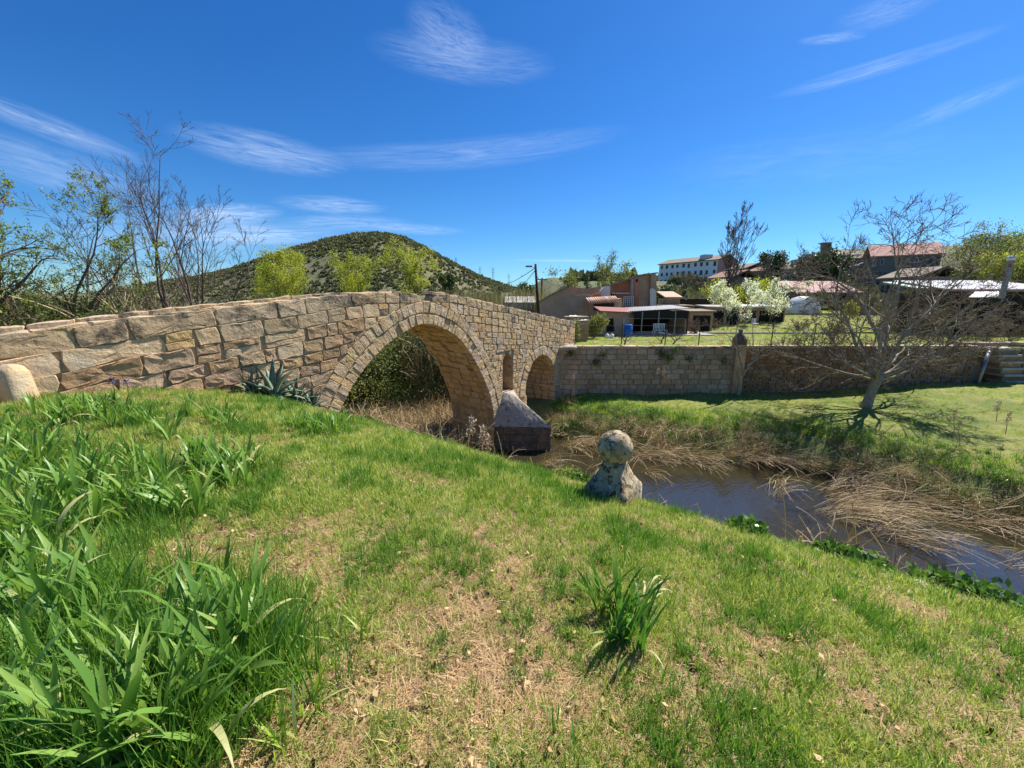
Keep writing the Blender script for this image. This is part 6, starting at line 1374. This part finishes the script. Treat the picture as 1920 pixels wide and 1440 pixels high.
# narrow leaved clump right of centre
NL = []
for i in range(6): V, F = irisleaf(rg, 1.0, .032, rg.uniform(.2, 1.6), rg.normal(0, .5)); NL.append(npmesh('leaf', V, [F], M['grassdark'], True))
x_, y_ = gpos(1163, 1190, -.2); iris(x_, y_, .38, 20, 'tall dark strap leaved clump standing alone in the lawn right of centre', None, ri, name='daffodil_plant', meshes=NL, cat='plant', fan=.34, wid=.8)
for (u, v) in [(1540, 1270), (1300, 1230), (720, 1010), (1260, 1290), (1010, 1390)]: x_, y_ = gpos(u, v, -.1); iris(x_, y_, .15, 3, {1540: 'leafy weed above the lower right of the lawn', 1300: 'small strap leaved tuft right of the tall dark clump', 720: 'small tuft in the left middle of the lawn', 1260: 'small tuft below right of the tall dark clump', 1010: 'small tuft at the bottom centre of the lawn'}[u], None, ri, name='grass_tuft', meshes=NL, cat='tuft', fan=.8)
# purple iris flowers
for (u, v, lab) in [(209, 713, 'purple iris bloom on a stem, left of the two'), (236, 716, 'purple iris bloom on a stem, right of the two')]:
    p = Vector(at(u, v, 6.1)); zb = float(H(p.x, p.y)); t = thing('iris_flower', lab, 'flower', (p.x, p.y, zb)); e = MB(); e.tube([(p.x, p.y, zb), (p.x + .01, p.y, p.z)], .006, 5); e.build('stem', M['grassdark'], t)
    for k in range(6):
        a = k * PI / 3; up_ = 1 if k % 2 else -1; e = MB(); d_ = Vector((math.cos(a), math.sin(a), 0)); s2 = Vector((-math.sin(a), math.cos(a), 0)); c0 = p + Vector((0, 0, .0))
        e.add([c0, c0 + d_ * .03 + s2 * .018 + Vector((0, 0, .02 * up_)), c0 + d_ * .045 + Vector((0, 0, .05 * up_)), c0 + d_ * .03 - s2 * .018 + Vector((0, 0, .02 * up_))], [(0, 1, 2, 3)]); e.build('petal', M['petal'], t)
# agave
AL = []
for i in range(4):
    s_ = 8; V = []; bend = [.25, .6, 1.0, 1.6][i]
    for k in range(s_):
        t_ = k / (s_ - 1); w_ = .085 * (.8 + 1.1 * t_ - 1.9 * t_ ** 2.2) + .002; y = math.sin(bend * t_ * .5) * t_; z = math.cos(bend * t_ * .5) * t_
        w_ = max(w_, .002); V += [(-w_, y - .35 * w_, z), (0, y + .1 * w_, z), (w_, y - .35 * w_, z), (0, y + .1 * w_ + .04 * (1 - t_), z)]
    F = []
    for k in range(s_ - 1):
        for a, b in ((0, 1), (1, 2), (2, 3), (3, 0)): F.append((4 * k + a, 4 * k + b, 4 * k + 4 + b, 4 * k + 4 + a))
    AL.append(npmesh('leaf', V, [F], M['agave'], True))
for (u, v, z0, s_, nl, lab) in [(512, 742, -.62, .95, 26, 'largest blue green agave rosette against the bridge wall'), (555, 752, -.85, .72, 20, 'smaller agave rosette right of the largest one'), (585, 765, -1.05, .62, 18, 'drooping agave rosette beside the arch foot'), (472, 738, -.5, .6, 14, 'small agave rosette left of the largest one')]:
    x_, y_ = gpos(u, v, z0); t = thing('agave', lab, 'agave', (x_, y_, float(H(x_, y_)) + .02))
    for q in range(nl):
        f_ = q / nl; o = bpy.data.objects.new('leaf', AL[min(3, int(f_ * 3.2 + ri.uniform(0, .8)))]); link(o, t)
        o.matrix_local = Matrix.Rotation(q * 2.4 + ri.normal(0, .2), 4, 'Z') @ Matrix.Rotation(-(.12 + 1.15 * f_ ** .8), 4, 'X') @ Matrix.Diagonal((s_ * .95, s_, s_ * ri.uniform(.8, 1.1), 1))
# green bush by the post, leafy edge plants
for i, (u, v, z0, s_, nl, mt, lab) in enumerate([(1062, 892, -.75, .30, 1500, 'young', 'bright green little bush left of the ball topped post'), (1085, 900, -.7, .2, 700, 'ivy', 'low leafy plant at the foot of the ball topped post'), (1400, 992, -.62, .22, 500, 'ivy', 'dark ivy patch on the crest right of the post'),
        (1560, 1030, -.6, .2, 420, 'ivy', 'ivy patch on the crest left of the flat stone'), (1620, 1045, -.6, .22, 420, 'ivy', 'ivy patch just left of the flat pale stone'), (1800, 1075, -.6, .3, 420, 'ivy', 'leafy bramble right of the flat pale stone'), (1880, 1100, -.6, .3, 420, 'ivy', 'leafy bramble at the right edge of the crest'), (1770, 1055, -.7, .26, 300, 'young', 'sprig of bright leaves over the water at the right')]):
    x_, y_ = gpos(u, v, z0); zz = float(H(x_, y_)); t = thing('bush', lab, 'bush', (x_, y_, zz)); C = rg.normal(0, 1, (nl, 3)); C /= np.linalg.norm(C, axis=1, keepdims=True); C *= rg.uniform(.5, 1.05, (nl, 1)) * s_; C[:, 2] = np.abs(C[:, 2]) * .75
    C *= (1 + .35 * (fbm(C[:, 0] * 12, C[:, 1] * 12 + C[:, 2] * 9, i) - .5))[:, None]
    V, F = leafquads(rg, C + (x_, y_, zz), .028 if mt == 'young' and i == 0 else .055, .8); obj('leaves', npmesh('leaves', V, [F], M[mt]), t)
    stx = [(np.array([(x_, y_, zz), (x_ + c[0] * .6, y_ + c[1] * .6, zz + c[2] * .7), (x_ + c[0], y_ + c[1], zz + c[2])]), np.array([.006, .004, .002])) for c in C[:24]]; V, F = tubemesh(stx, 4); obj('stem', npmesh('stem', V, [F], M['twig']), t)
# reed plumes
def plume(u, v0, v1, Y, lab, grp=None, n_=1):
    b, t_ = at(u, v1, Y), at(u + random.uniform(-5, 5), v0, Y); t = thing('reed', lab, 'reed', b, grp); h = (t_ - b).length; m_ = b.lerp(t_, .5) + Vector((.03 * h, 0, 0)); e = MB(); e.tube([b, m_, t_], [.012, .010, .007], 5); e.build('stem', M['reed'], t)
    k = 160; f_ = rg.uniform(0, 1, k); C = np.array(t_)[None] + np.stack([rg.normal(0, .045, k) * (1 - f_ * .6) + .05 * f_, rg.normal(0, .045, k) * (1 - f_ * .6), f_ * .34 - .14], -1); V, F = leafquads(rg, C, .06, .3, .6); obj('plume', npmesh('plume', V, [F], M['tuft']), t)
for u, v0, v1, lab in [(1230, 698, 738, 'tall reed plume, leftmost in front of the retaining wall'), (1238, 700, 740, 'tallest pale reed plume before the retaining wall'), (1245, 712, 740, 'shorter reed plume right of the tallest one'), (1252, 712, 740, 'thin reed plume, fourth before the retaining wall'), (1275, 718, 738, 'small reed plume standing apart before the wall'), (1278, 726, 740, 'lowest little reed plume before the wall'), (1357, 720, 734, 'reed plume near the foot of the slim white tree')]: plume(u, v0, v1, 20.6, lab)
for u, v0, v1, lab in [(1787, 780, 825, 'feathery reed plume left of the pair on the meadow bank'), (1800, 800, 850, 'feathery reed plume right of the pair on the meadow bank'), (1868, 765, 790, 'pale reed plume farther up the meadow on the right'), (1885, 785, 815, 'pale reed plume at the right edge of the meadow')]: plume(u, v0, v1, 13.6, lab)
for u, v0, v1, lab in [(882, 805, 868, 'taller feathery reed plume in front of the pier base'), (903, 822, 872, 'bent reed plume right of the taller one by the pier'), (912, 838, 878, 'short reed plume nearest the pier corner')]: plume(u, v0, v1, 6.6, lab)
plume(1078, 708, 750, 20.4, 'curved lone reed stalk near the wall corner');
